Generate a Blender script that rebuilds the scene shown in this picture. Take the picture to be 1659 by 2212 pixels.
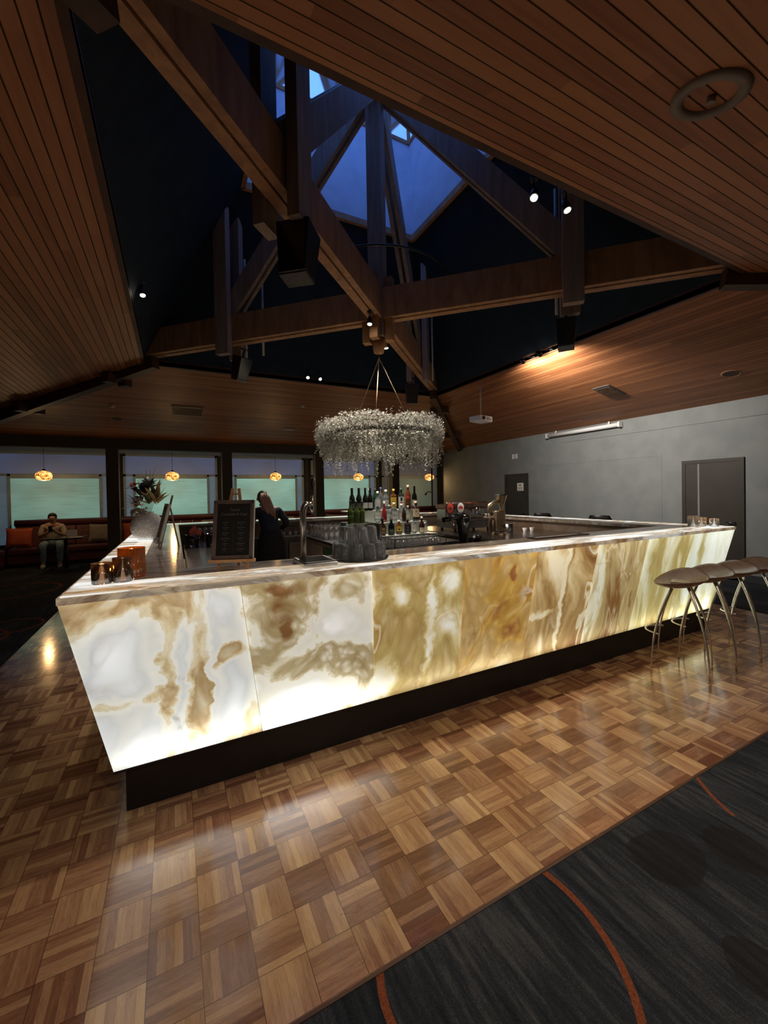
import bpy, bmesh, math, random
from mathutils import Vector, Matrix
C = bpy.context.scene.collection
for o in list(bpy.data.objects): bpy.data.objects.remove(o)
PI = math.pi
S = bpy.context.scene
# ---------------------------------------------------------------- camera, world, exposure
yaw, pitch, roll, FPX, PY = 0.475416, 0.012276, -0.01782, 880.36, 1077.86
cy, sy, cp, sp, cr, sr = math.cos(yaw), math.sin(yaw), math.cos(pitch), math.sin(pitch), math.cos(roll), math.sin(roll)
Ry = Matrix(((cy, 0, -sy), (0, 1, 0), (sy, 0, cy)))
Rx = Matrix(((1, 0, 0), (0, cp, -sp), (0, sp, cp)))
Rz = Matrix(((cr, -sr, 0), (sr, cr, 0), (0, 0, 1)))
Rm = Rz @ Rx @ Ry
ax = [Vector((Rm[i][0], Rm[i][2], -Rm[i][1])) for i in range(3)]
cam_d = bpy.data.cameras.new('camera'); cam = bpy.data.objects.new('camera', cam_d); C.objects.link(cam)
cam.matrix_world = Matrix.Translation((0, 0, 1.6)) @ Matrix((ax[0], -ax[1], -ax[2])).transposed().to_4x4()
cam_d.sensor_fit = 'VERTICAL'; cam_d.sensor_height = 36; cam_d.lens = FPX / 2212 * 36
cam_d.shift_y = -(1106 - PY) / 2212; cam_d.clip_start = 0.02; cam_d.clip_end = 200
S.camera = cam
S.cycles.transparent_max_bounces = 32
S.view_settings.view_transform = 'Standard'; S.view_settings.look = 'None'
S.view_settings.exposure = 0.0; S.view_settings.gamma = 1.0; S.view_settings.use_curve_mapping = False
wd = bpy.data.worlds.new('dusk_sky'); S.world = wd; wd.use_nodes = True
wd.node_tree.nodes['Background'].inputs[0].default_value = (0.135, 0.36, 1.25, 1)
wd.node_tree.nodes['Background'].inputs[1].default_value = 1.95

def lamp(kind, name, loc, target, energy, color=(1, .85, .68), size=.05, size_y=None, cone=60, blend=.6, parent=None):
    d = bpy.data.lights.new(name, kind); d.energy = energy; d.color = color
    if kind == 'AREA':
        d.size = size
        if size_y: d.shape = 'RECTANGLE'; d.size_y = size_y
    else: d.shadow_soft_size = size
    if kind == 'SPOT': d.spot_size = math.radians(cone); d.spot_blend = blend
    o = bpy.data.objects.new(name, d); C.objects.link(o); o.location = loc
    if target is not None:
        o.rotation_euler = (Vector(target) - Vector(loc)).to_track_quat('-Z', 'Y').to_euler()
    if parent: o.parent = parent
    return o

# ---------------------------------------------------------------- node + material helpers
class NT:
    def __init__(s, name):
        s.m = bpy.data.materials.new(name); s.m.use_nodes = True
        s.t = s.m.node_tree; s.t.nodes.clear()
        s.out = s.t.nodes.new('ShaderNodeOutputMaterial')
    def put(s, sock, v):
        if isinstance(v, bpy.types.NodeSocket): s.t.links.new(v, sock)
        elif v is not None:
            if isinstance(v, (tuple, list)) and sock.type == 'RGBA' and len(v) == 3: v = (*v, 1)
            sock.default_value = v
    def n(s, typ, out=0, props=None, **kw):
        nd = s.t.nodes.new(typ)
        for k, v in (props or {}).items(): setattr(nd, k, v)
        for k, v in kw.items():
            key = int(k[1:]) if k[0] == 'i' and k[1:].isdigit() else k.replace('_', ' ')
            s.put(nd.inputs[key], v)
        return nd.outputs[out]
    def math(s, op, a, b=None, c=None, clamp=False):
        nd = s.t.nodes.new('ShaderNodeMath'); nd.operation = op; nd.use_clamp = clamp
        for i, v in enumerate((a, b, c)):
            if v is not None: s.put(nd.inputs[i], v)
        return nd.outputs[0]
    def obj(s, scale=(1, 1, 1), loc=(0, 0, 0), rot=(0, 0, 0)):
        tc = s.t.nodes.new('ShaderNodeTexCoord')
        return s.n('ShaderNodeMapping', Vector=tc.outputs['Object'], Scale=scale, Location=loc, Rotation=rot)
    def noise(s, vec, scale, detail=3, rough=.5, out=0, dist=0):
        return s.n('ShaderNodeTexNoise', out=out, Vector=vec, Scale=scale, Detail=detail, Roughness=rough, Distortion=dist)
    def ramp(s, fac, stops, interp='LINEAR'):
        nd = s.t.nodes.new('ShaderNodeValToRGB'); nd.color_ramp.interpolation = interp
        el = nd.color_ramp.elements
        while len(el) < len(stops): el.new(.5)
        for e, (p, c) in zip(el, stops):
            e.position = p; e.color = (*c, 1) if len(c) == 3 else c
        s.put(nd.inputs[0], fac); return nd.outputs[0]
    def mix(s, fac, a, b, mode='MIX'):
        nd = s.t.nodes.new('ShaderNodeMix'); nd.data_type = 'RGBA'; nd.blend_type = mode
        s.put(nd.inputs[0], fac); s.put(nd.inputs[6], a); s.put(nd.inputs[7], b); return nd.outputs[2]
    def comb(s, x, y, z): return s.n('ShaderNodeCombineXYZ', X=x, Y=y, Z=z)
    def sep(s, v):
        nd = s.t.nodes.new('ShaderNodeSeparateXYZ'); s.put(nd.inputs[0], v); return nd.outputs
    def bump(s, h, strength=.3, dist=.01):
        return s.n('ShaderNodeBump', Height=h, Strength=strength, Distance=dist)
    def bsdf(s, color, rough=.5, metal=0, normal=None, spec=.5, emis=None, estr=0, coat=0, crough=.1):
        kw = dict(Base_Color=color, Roughness=rough, Metallic=metal)
        nd = s.t.nodes.new('ShaderNodeBsdfPrincipled')
        for k, v in kw.items(): s.put(nd.inputs[k.replace('_', ' ')], v)
        s.put(nd.inputs['Specular IOR Level'], spec)
        if normal is not None: s.put(nd.inputs['Normal'], normal)
        if emis is not None: s.put(nd.inputs['Emission Color'], emis); s.put(nd.inputs['Emission Strength'], estr)
        if coat: s.put(nd.inputs['Coat Weight'], coat); s.put(nd.inputs['Coat Roughness'], crough)
        return nd.outputs[0]
    def done(s, sh): s.t.links.new(sh, s.out.inputs[0]); return s.m

def srgb(r, g, b):
    f = lambda c: (c / 255 / 12.92) if c / 255 <= .04045 else ((c / 255 + .055) / 1.055) ** 2.4
    return (f(r), f(g), f(b))

def pm(name, c1, c2=None, scale=8, rough=.5, metal=0, bump=0, stretch=(1, 1, 1), spec=.5, emis=0, detail=3, coat=0):
    N = NT(name); v = N.obj(stretch); nz = N.noise(v, scale, detail)
    c2 = c2 or tuple(x * .72 for x in c1)
    col = N.ramp(nz, [(.35, c2), (.65, c1)])
    nr = N.bump(nz, bump, .004) if bump else None
    return N.done(N.bsdf(col, rough, metal, nr, spec, col if emis else None, emis, coat=coat))

def glass(name, tint=(.9, .92, .92), solid=.0, body=(.8, .8, .8)):
    N = NT(name); nz = N.noise(N.obj(), 9, 2)
    tr = N.n('ShaderNodeBsdfTransparent', Color=N.ramp(nz, [(.3, tint), (.7, tuple(x * .96 for x in tint))]))
    gl = N.n('ShaderNodeBsdfAnisotropic', Color=(1, 1, 1, 1), Roughness=.04) if False else N.n('ShaderNodeBsdfGlossy', Color=(1, 1, 1, 1), Roughness=.05)
    lw = N.n('ShaderNodeLayerWeight', Blend=.35)
    f = N.math('ADD', N.math('MULTIPLY', lw, .95), .10, clamp=True)
    sh = N.n('ShaderNodeMixShader', Fac=f, i1=tr, i2=gl)
    if solid:
        df = N.n('ShaderNodeBsdfDiffuse', Color=(*body, 1))
        sh = N.n('ShaderNodeMixShader', Fac=solid, i1=sh, i2=df)
    return N.done(sh)

def emit(name, col, strength, c2=None, scale=20):
    N = NT(name); nz = N.noise(N.obj(), scale, 2)
    e = N.n('ShaderNodeEmission', Color=N.ramp(nz, [(.4, c2 or col), (.6, col)]), Strength=strength)
    return N.done(e)

# boards with V grooves running along an axis; 'across' = coordinate the boards repeat over
def board_mat(name, across, pitch_, c1, c2, c3, groove=.07):
    N = NT(name); tc = N.obj(); xyz = N.sep(tc)
    a = xyz[0] if across == 'x' else xyz[1]
    l = xyz[1] if across == 'x' else xyz[0]
    u = N.math('DIVIDE', a, pitch_)
    idx = N.math('FLOOR', u); fr = N.math('FRACT', u)
    seg = N.math('FLOOR', N.math('ADD', N.math('DIVIDE', l, 2.6), N.math('MULTIPLY', idx, .37)))
    rnd = N.n('ShaderNodeTexWhiteNoise', props={'noise_dimensions': '2D'}, Vector=N.comb(idx, seg, 0))
    gv = N.comb(N.math('MULTIPLY', a, 28), N.math('MULTIPLY', l, 1.4), N.math('MULTIPLY', idx, 3.1))
    gn = N.noise(gv, 1, 4, .6)
    t = N.math('ADD', N.math('MULTIPLY', rnd, .42), N.math('MULTIPLY', gn, .52))
    col = N.ramp(t, [(.25, c1), (.5, c2), (.8, c3)])
    d = N.math('ABSOLUTE', N.math('SUBTRACT', fr, .5))
    g = N.math('MULTIPLY', N.math('SUBTRACT', d, .5 - groove), 1 / groove, clamp=True)
    hgt = N.math('SUBTRACT', N.math('MULTIPLY', gn, .04), g)
    col = N.mix(N.math('MULTIPLY', N.math('GREATER_THAN', g, .45), .85), col, (.004, .002, .001, 1))  # shade inside the grooves put into the colour, besides the bump
    return N.done(N.bsdf(col, .5, 0, N.bump(hgt, .8, .01), .3))

def wood_mat(name, c1, c2, axis=(1, 1, 1), scale=6, rough=.5, coat=0):
    N = NT(name); v = N.obj(axis); nz = N.noise(v, scale, 5, .6, dist=.6)
    col = N.ramp(nz, [(.3, c1), (.7, c2)])
    return N.done(N.bsdf(col, rough, 0, N.bump(nz, .15, .004), .3, coat=coat))

def onyx(name, seed, stops, strength, scale=1.1, stretch=(1, 1, .55), crack=.35, vein=.5, transl=.8, rough=.12, bias=0.0, warp=.8, blobs=None, amp=1.0):
    """layered onyx: smooth milky clouds, banded borders, bubbly ochre ground, thin dark veins"""
    N = NT(name); v = N.obj(stretch, (seed * 3.17, seed * 1.31, seed * 2.3))
    w = N.noise(v, 1.6, 2, .5, out=1)
    v2 = N.n('ShaderNodeVectorMath', props={'operation': 'MULTIPLY_ADD'}, i0=w, i1=(warp, warp, warp), i2=v)
    n1 = N.noise(v2, scale, 3, .45); fine = N.noise(v2, 16, 6, .68); mid = N.noise(v2, 5, 4, .6)
    t = N.math('ADD', N.math('ADD', N.math('ADD', n1, N.math('MULTIPLY', N.math('SUBTRACT', mid, .5), .24)), N.math('MULTIPLY', N.math('SUBTRACT', fine, .5), .12)), bias)
    col = N.ramp(t, stops)
    if blobs or amp != 1:      # the stone's own figure: clouds and veins laid where the slab has them
        t = N.math('ADD', N.math('MULTIPLY', N.math('SUBTRACT', t, .5), amp), .5)
        if blobs:
            wx = N.sep(N.noise(N.obj((1, 1, 1), (seed, 0, seed)), 4.5, 4, .6, out=1)); ox, oy_, oz = N.sep(N.obj())
            ox = N.math('ADD', ox, N.math('MULTIPLY', N.math('SUBTRACT', wx[0], .5), .22)); oz = N.math('ADD', oz, N.math('MULTIPLY', N.math('SUBTRACT', wx[2], .5), .22))
            for (bx, bz_, rx, rz, wt) in blobs:
                dx = N.math('DIVIDE', N.math('SUBTRACT', ox, bx), rx); dz = N.math('DIVIDE', N.math('SUBTRACT', oz, bz_), rz)
                g = N.math('EXPONENT', N.math('MULTIPLY', N.math('POWER', N.math('ADD', N.math('MULTIPLY', dx, dx), N.math('MULTIPLY', dz, dz)), 1.5), -1))
                t = N.math('ADD', t, N.math('MULTIPLY', g, wt))
        col = N.ramp(t, stops)
    ground = N.math('MULTIPLY', N.math('SUBTRACT', t, .46), 12, clamp=True)        # where the textured ground shows
    vd = N.t.nodes.new('ShaderNodeTexVoronoi'); vd.feature = 'SMOOTH_F1'
    N.put(vd.inputs['Vector'], N.n('ShaderNodeVectorMath', props={'operation': 'MULTIPLY_ADD'}, i0=N.noise(v2, 7, 3, out=1), i1=(.12, .12, .12), i2=v2)); vd.inputs['Scale'].default_value = 15; vd.inputs['Smoothness'].default_value = .35
    bub = N.math('MULTIPLY', N.math('MULTIPLY', vd.outputs[0], 1.5, clamp=True), ground)
    col = N.mix(N.math('MULTIPLY', bub, crack), col, N.mix(1.0, col, (.56, .46, .30, 1), 'MULTIPLY'))
    ag = N.math('ADD', N.math('MULTIPLY', N.math('SINE', N.math('MULTIPLY', t, 150)), .5), .5)
    am = N.math('SUBTRACT', 1, N.math('MULTIPLY', N.math('ABSOLUTE', N.math('SUBTRACT', t, .49)), 26, clamp=True))
    col = N.mix(N.math('MULTIPLY', N.math('MULTIPLY', ag, am), .55), col, (.48, .36, .16, 1))
    n2 = N.noise(v2, scale * .8, 4, .5); rd = N.math('ABSOLUTE', N.math('SUBTRACT', n2, .52))
    vm = N.math('MULTIPLY', N.math('SUBTRACT', N.noise(v, 1.1, 2), .45), 7, clamp=True)
    band = N.math('SUBTRACT', 1, N.math('MULTIPLY', rd, 55, clamp=True))
    edge = N.math('SUBTRACT', 1, N.math('MULTIPLY', N.math('ABSOLUTE', N.math('SUBTRACT', rd, .024)), 90, clamp=True))
    col = N.mix(N.math('MULTIPLY', N.math('MULTIPLY', edge, vein), vm), col, (.34, .19, .05, 1))
    col = N.mix(N.math('MULTIPLY', N.math('MULTIPLY', band, vein), vm), col, (.80, .72, .52, 1))
    dk = N.math('MULTIPLY', N.math('SUBTRACT', N.noise(v2, 2.6, 5, .6), .66), 14, clamp=True)
    col = N.mix(N.math('MULTIPLY', dk, .75), col, (.16, .075, .02, 1))
    b = N.n('ShaderNodeBsdfPrincipled', Base_Color=N.mix(.6, col, (.02, .015, .01, 1)), Roughness=rough)
    e = N.n('ShaderNodeEmission', Color=col, Strength=strength)
    sh = N.n('ShaderNodeAddShader', i0=b, i1=e)
    if transl:
        tl = N.n('ShaderNodeBsdfTranslucent', Color=N.mix(.1, col, (1, .95, .8, 1)))
        sh = N.n('ShaderNodeAddShader', i0=N.n('ShaderNodeMixShader', Fac=transl, i1=b, i2=tl), i1=e)
    return N.done(sh)

# ---------------------------------------------------------------- mesh helpers
class MB:
    def __init__(s): s.v = []; s.f = []; s.sm = []
    def add(s, vs, fs, smooth=False):
        k = len(s.v); s.v += [tuple(p) for p in vs]; s.f += [tuple(i + k for i in f) for f in fs]; s.sm += [smooth] * len(fs); return s
    def box(s, x0, y0, z0, x1, y1, z1):
        vs = [(x, y, z) for z in (z0, z1) for y in (y0, y1) for x in (x0, x1)]
        return s.add(vs, [(0, 2, 3, 1), (4, 5, 7, 6), (0, 1, 5, 4), (2, 6, 7, 3), (0, 4, 6, 2), (1, 3, 7, 5)])
    def hexa(s, b, t):     # bottom 4, top 4 (ccw from above)
        return s.add(list(b) + list(t), [(3, 2, 1, 0), (4, 5, 6, 7), (0, 1, 5, 4), (1, 2, 6, 5), (2, 3, 7, 6), (3, 0, 4, 7)])
    def beam(s, p, q, w, h, up=(0, 0, 1), off=0.0):   # w sideways, h along up, centre line p-q
        p, q = Vector(p), Vector(q); d = (q - p).normalized(); sd = d.cross(Vector(up)).normalized(); u = sd.cross(d).normalized()
        p = p + sd * off; q = q + sd * off
        vs = [e + sd * a * w / 2 + u * b * h / 2 for e in (p, q) for a, b in ((-1, -1), (1, -1), (1, 1), (-1, 1))]
        return s.add(vs, [(0, 1, 2, 3), (7, 6, 5, 4), (0, 4, 5, 1), (1, 5, 6, 2), (2, 6, 7, 3), (3, 7, 4, 0)])
    def tube(s, pts, r, n=10, cap=True):
        pts = [Vector(p) for p in pts]; rs = r if isinstance(r, (list, tuple)) else [r] * len(pts)
        vs = []; prev = None
        for i, p in enumerate(pts):
            d = (pts[min(i + 1, len(pts) - 1)] - pts[max(i - 1, 0)]).normalized()
            if prev is None: a = d.orthogonal().normalized()
            else: a = (prev - d * prev.dot(d)).normalized()
            prev = a; b = d.cross(a)
            vs += [p + (a * math.cos(2 * PI * k / n) + b * math.sin(2 * PI * k / n)) * rs[i] for k in range(n)]
        m = len(pts)
        fs = [(i * n + k, i * n + (k + 1) % n, (i + 1) * n + (k + 1) % n, (i + 1) * n + k) for i in range(m - 1) for k in range(n)]
        s.add(vs, fs, True)
        if cap:
            k0 = len(s.v) - len(vs)
            s.f += [tuple(k0 + k for k in reversed(range(n))), tuple(k0 + (m - 1) * n + k for k in range(n))]; s.sm += [False, False]
        return s
    def lathe(s, prof, c=(0, 0, 0), n=20, mod=None):
        vs = []
        for i, (r, z) in enumerate(prof):
            for k in range(n):
                a = 2 * PI * k / n; rr = r * (mod(a, i) if mod else 1)
                vs.append((c[0] + rr * math.cos(a), c[1] + rr * math.sin(a), c[2] + z))
        m = len(prof)
        fs = [(i * n + k, i * n + (k + 1) % n, (i + 1) * n + (k + 1) % n, (i + 1) * n + k) for i in range(m - 1) for k in range(n)]
        return s.add(vs, fs, True)
    def ball(s, c, r, n=14, m=8, sc=(1, 1, 1)):
        prof = [(max(1e-4, r * math.sin(PI * i / m)), -r * math.cos(PI * i / m)) for i in range(m + 1)]
        k = len(s.v); s.lathe(prof, (0, 0, 0), n)
        for i in range(k, len(s.v)):
            x, y, z = s.v[i]; s.v[i] = (c[0] + x * sc[0], c[1] + y * sc[1], c[2] + z * sc[2])
        return s
    def quad(s, a, b, c, d): return s.add([a, b, c, d], [(0, 1, 2, 3)])
    def mv(s, M):
        s.v = [tuple(M @ Vector(p)) for p in s.v]; return s
    def build(s, name, m, parent=None, bevel=0):
        me = bpy.data.meshes.new(name); me.from_pydata(s.v, [], s.f); me.update()
        for p, q in zip(me.polygons, s.sm): p.use_smooth = q
        me.materials.append(m)
        o = bpy.data.objects.new(name, me); C.objects.link(o)
        if parent: o.parent = parent
        if bevel:
            b = o.modifiers.new('bevel', 'BEVEL'); b.width = bevel; b.segments = 2; b.limit_method = 'ANGLE'
        return o

def thing(name, label, cat, loc=(0, 0, 0), rotz=0, group=None):
    o = bpy.data.objects.new(name, None); C.objects.link(o); o.empty_display_size = .05
    o.location = loc; o.rotation_euler = (0, 0, rotz); return tag(o, label, cat, group)
def tag(o, label, cat, group=None, kind=None):
    o['label'] = label; o['category'] = cat
    if group: o['group'] = group
    if kind: o['kind'] = kind
    return o
def struct(o): o['kind'] = 'structure'; return o
def dup(root, loc, rotz=None, label=None, group=None):
    def cp(o, par):
        c = o.copy(); C.objects.link(c)
        if par: c.parent = par
        for ch in o.children: cp(ch, c)
        return c
    kids = list(root.children); r = root.copy(); C.objects.link(r); r.location = loc
    if rotz is not None: r.rotation_euler = (0, 0, rotz)
    for ch in kids: cp(ch, r)
    if label: r['label'] = label
    if group: r['group'] = group
    return r
def text_mesh(txt, size, m, parent, M, name='lettering', font_shear=0, align='CENTER', depth=.0004):
    cu = bpy.data.curves.new('t', 'FONT'); cu.body = txt; cu.size = size; cu.align_x = align; cu.shear = font_shear; cu.extrude = depth
    t = bpy.data.objects.new('t', cu); C.objects.link(t); bpy.context.view_layer.update()
    me = bpy.data.meshes.new_from_object(t.evaluated_get(bpy.context.evaluated_depsgraph_get()))
    bpy.data.objects.remove(t); me.name = name; me.transform(M); me.materials.clear(); me.materials.append(m)
    o = bpy.data.objects.new(name, me); C.objects.link(o); o.parent = parent; return o

def skin_figure(name, J, E, m, parent, sub=2):
    """J: {key:(x,y,z,r)}; E: [(a,b)] - one continuous skinned surface"""
    bm = bmesh.new(); lay = bm.verts.layers.skin.verify(); vs = {}
    for i, (k, (x, y, z, r)) in enumerate(J.items()):
        v = bm.verts.new((x, y, z)); rr = r if isinstance(r, tuple) else (r, r); v[lay].radius = rr; v[lay].use_root = (i == 0); vs[k] = v
    for a, b in E: bm.edges.new((vs[a], vs[b]))
    me = bpy.data.meshes.new(name); bm.to_mesh(me); bm.free(); me.materials.append(m)
    o = bpy.data.objects.new(name, me); C.objects.link(o); o.parent = parent
    sk = o.modifiers.new('skin', 'SKIN'); sk.use_smooth_shade = True; sk.branch_smoothing = .3
    s2 = o.modifiers.new('sub', 'SUBSURF'); s2.levels = sub; s2.render_levels = sub
    return o
rnd = random.Random(7)
# ---------------------------------------------------------------- materials of the room
M = {}
wc1, wc2, wc3 = (.26, .092, .034), (.40, .155, .060), (.50, .21, .088)
M['board_x'] = board_mat('boards_x', 'y', .0828, wc1, wc2, wc3)
M['board_y'] = board_mat('boards_y', 'x', .0828, wc1, wc2, wc3)
M['beam'] = wood_mat('beam_timber', (.30, .14, .065), (.52, .27, .13), (6, 6, 1.2), 1.6, .55)
M['post'] = wood_mat('post_timber', (.24, .17, .13), (.42, .31, .24), (9, 9, .8), 1.6, .6)
M['trim'] = wood_mat('dark_trim', (.05, .022, .012), (.10, .045, .022), (1, 1, 6), 4, .5)
M['navy'] = pm('navy_paint', (.022, .032, .044), (.018, .026, .036), 5, .9, spec=.1)
M['shaft'] = pm('shaft_lit_paint', (.72, .78, .86), (.64, .70, .78), 4, .9, spec=.1)  # the dark roof paint made pale: skylight on it put into the colour
M['wall'] = pm('grey_wall', (.22, .235, .235), (.19, .205, .21), 3, .8, spec=.2)
M['wall_dk'] = pm('dark_wall', (.05, .055, .055), (.04, .045, .045), 3, .8)
M['lintel'] = pm('lintel_paint', (.10, .085, .065), (.085, .07, .055), 3, .7)
M['black'] = pm('black_paint', (.012, .012, .013), (.008, .008, .009), 20, .45)
M['blackgloss'] = pm('black_gloss', (.01, .01, .011), (.006, .006, .007), 20, .15)
M['steel'] = pm('steel', (.62, .60, .57), (.5, .49, .47), 30, .25, 1, .05, (1, 1, 12))
M['steel_dk'] = pm('dark_steel', (.20, .20, .20), (.15, .15, .15), 30, .35, 1)
M['chrome'] = pm('chrome', (.8, .8, .8), (.7, .7, .7), 30, .1, 1)
M['white'] = pm('white_plastic', (.75, .76, .78), (.7, .7, .72), 20, .4)
M['offwhite'] = pm('offwhite_paint', (.55, .54, .5), (.48, .47, .44), 20, .5)
M['rim'] = pm('rim_paint', (.22, .17, .13), (.18, .14, .11), 12, .6)
M['glass'] = glass('clear_glass', (.98, .985, .985), .09, (.75, .78, .8))
M['doorpaint'] = pm('door_paint', (.034, .027, .021), (.028, .022, .018), 4, .6)
M['doordark'] = pm('door_dark', (.03, .034, .036), (.024, .028, .03), 4, .6)

# ---------------------------------------------------------------- floor
CX, CY = 2.52, 4.97
OX0, OX1, OY0, OY1, OZ = -.38, 5.42, 2.08, 7.87, 3.84
RX0, RX1, RY0, RY1, RZ = -4.4, 8.6, -1.2, 12.0, 3.1
PX0, PX1, PY0, PY1 = -1.52, 6.6, 1.22, 8.72
def parquet():
    N = NT('parquet'); x, y, z = N.sep(N.obj())
    T = .165
    u = N.math('DIVIDE', N.math('SUBTRACT', x, .05), T); v = N.math('DIVIDE', N.math('SUBTRACT', y, 1.72), T)
    iu, iv = N.math('FLOOR', u), N.math('FLOOR', v); fu, fv = N.math('FRACT', u), N.math('FRACT', v)
    par = N.math('MODULO', N.math('ABSOLUTE', N.math('ADD', iu, iv)), 2)     # 0: slats along y
    across = N.math('ADD', N.math('MULTIPLY', fu, N.math('SUBTRACT', 1, par)), N.math('MULTIPLY', fv, par))
    along = N.math('ADD', N.math('MULTIPLY', fv, N.math('SUBTRACT', 1, par)), N.math('MULTIPLY', fu, par))
    sl = N.math('FLOOR', N.math('MULTIPLY', across, 6)); fs = N.math('FRACT', N.math('MULTIPLY', across, 6))
    r1 = N.n('ShaderNodeTexWhiteNoise', props={'noise_dimensions': '3D'}, Vector=N.comb(iu, iv, sl))
    r2 = N.n('ShaderNodeTexWhiteNoise', props={'noise_dimensions': '3D'}, Vector=N.comb(iu, iv, 31))
    gv = N.comb(N.math('ADD', N.math('MULTIPLY', across, 9), N.math('MULTIPLY', r2, 40)), N.math('MULTIPLY', along, 1.1), N.math('MULTIPLY', r2, 91))
    g = N.noise(gv, 1.3, 5, .7, dist=.4)
    fine = N.noise(N.comb(N.math('MULTIPLY', across, 60), N.math('MULTIPLY', along, 7), r2), 1, 3, .7)
    t = N.math('ADD', N.math('ADD', N.math('MULTIPLY', r1, .30), N.math('MULTIPLY', r2, .26)), N.math('ADD', N.math('MULTIPLY', g, .46), N.math('MULTIPLY', fine, .22)))
    t = N.math('SUBTRACT', t, N.math('ADD', N.math('MULTIPLY', par, .14), .07))  # crosswise tiles darker: directional sheen put into the base colour
    col = N.ramp(t, [(.22, (.15, .060, .034)), (.40, (.28, .135, .074)), (.56, (.46, .26, .135)), (.80, (.70, .46, .23))])
    big = N.noise(N.obj(), .8, 2)
    col = N.mix(N.math('MULTIPLY', big, .25), col, (.26, .11, .055, 1))
    # seams: tile edges and slat gaps
    du = N.math('ABSOLUTE', N.math('SUBTRACT', fu, .5)); dv = N.math('ABSOLUTE', N.math('SUBTRACT', fv, .5))
    te = N.math('GREATER_THAN', N.math('MAXIMUM', du, dv), .491)
    se = N.math('MULTIPLY', N.math('GREATER_THAN', N.math('ABSOLUTE', N.math('SUBTRACT', fs, .5)), .475), .35)
    gap = N.math('MAXIMUM', N.math('MULTIPLY', te, .7), se)
    col = N.mix(gap, col, (.05, .02, .01, 1))
    # scratches and wear
    sc = N.t.nodes.new('ShaderNodeTexVoronoi'); sc.feature = 'DISTANCE_TO_EDGE'
    N.put(sc.inputs['Vector'], N.noise(N.obj((1, .5, 1)), 1.7, 3, out=1)); sc.inputs['Scale'].default_value = 13
    scr = N.math('MULTIPLY', N.math('SUBTRACT', 1, N.math('MULTIPLY', sc.outputs[0], 130, clamp=True)), N.math('GREATER_THAN', N.noise(N.obj(), 2.3, 2), .56))
    col = N.mix(N.math('MULTIPLY', scr, .45), col, (.05, .02, .01, 1))
    rg = N.math('ADD', N.math('MULTIPLY', N.noise(N.obj(), 5, 4), .14), N.math('ADD', N.math('MULTIPLY', r2, .04), .05))
    h = N.math('SUBTRACT', N.math('ADD', N.math('MULTIPLY', r2, .35), N.math('MULTIPLY', g, .15)), gap)
    return N.done(N.bsdf(col, rg, 0, N.bump(h, .09, .003), .7, coat=.35, crough=.12))
def carpet():
    N = NT('carpet'); tc = N.obj(); x, y, z = N.sep(tc)
    st = N.noise(N.obj((14, 1.3, 1)), 2.2, 5, .7); big = N.noise(N.obj((1, .6, 1)), 2.2, 2); fz = N.noise(tc, 260, 2)
    t = N.math('ADD', N.math('ADD', N.math('MULTIPLY', st, .52), N.math('MULTIPLY', big, .26)), N.math('MULTIPLY', fz, .22))
    col = N.ramp(t, [(.38, (.011, .013, .017)), (.5, (.027, .031, .037)), (.62, (.072, .073, .076))])
    def ring(cx, cy, r, w, cond=None):
        d = N.math('SQRT', N.math('ADD', N.math('POWER', N.math('SUBTRACT', x, cx), 2), N.math('POWER', N.math('SUBTRACT', y, cy), 2)))
        m = N.math('LESS_THAN', N.math('ABSOLUTE', N.math('SUBTRACT', d, r)), w)
        return N.math('MULTIPLY', m, cond) if cond is not None else m
    def disc(cx, cy, r):
        d = N.math('SQRT', N.math('ADD', N.math('POWER', N.math('SUBTRACT', x, cx), 2), N.math('POWER', N.math('SUBTRACT', y, cy), 2)))
        return N.math('LESS_THAN', N.math('ADD', d, N.math('MULTIPLY', N.math('SUBTRACT', big, .5), .3)), r)
    col = N.mix(.75, col, col)
    for (cx, cy, r) in ((1.88, 1.02, .13), (2.2, .86, .10), (1.7, .62, .11), (-2.6, 5.6, .2), (7.4, 3.2, .2)):
        col = N.mix(N.math('MULTIPLY', disc(cx, cy, r), .6), col, (.016, .013, .012, 1))
    o = [ring(.84, 1.09, .52, .013, N.math('GREATER_THAN', x, .84)), ring(.84, 1.09, .29, .013, N.math('LESS_THAN', x, .84)),
         ring(3.0, .75, .65, .009, N.math('GREATER_THAN', y, .98)), ring(-1.9, 6.78, .34, .02), ring(-2.6, 9.4, .7, .03), ring(-2.3, 6.3, .5, .02), ring(7.6, 4.6, .6, .02)]
    mk = o[0]
    for q in o[1:]: mk = N.math('MAXIMUM', mk, q)
    oc = N.ramp(fz, [(.3, (.13, .034, .016)), (.7, (.28, .085, .036))])
    col = N.mix(mk, col, oc)
    return N.done(N.bsdf(col, .95, 0, N.bump(N.math('ADD', fz, st), .5, .004), .1))
M['parquet'] = parquet(); M['carpet'] = carpet()
struct(MB().box(PX0, PY0, -.05, PX1, PY1, 0).build('floor', M['parquet']))
b = MB()
for x0, y0, x1, y1 in ((-6, -2.5, 11, PY0 - .012), (-6, PY1, 11, 14.2), (-6, PY0 - .012, PX0, PY1), (PX1, PY0 - .012, 11, PY1)): b.box(x0, y0, -.05, x1, y1, .002)
struct(b.build('floor', M['carpet']))
struct(MB().box(PX0, PY0 - .012, -.02, PX1, PY0, .004).build('trim_1', M['trim']))

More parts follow.
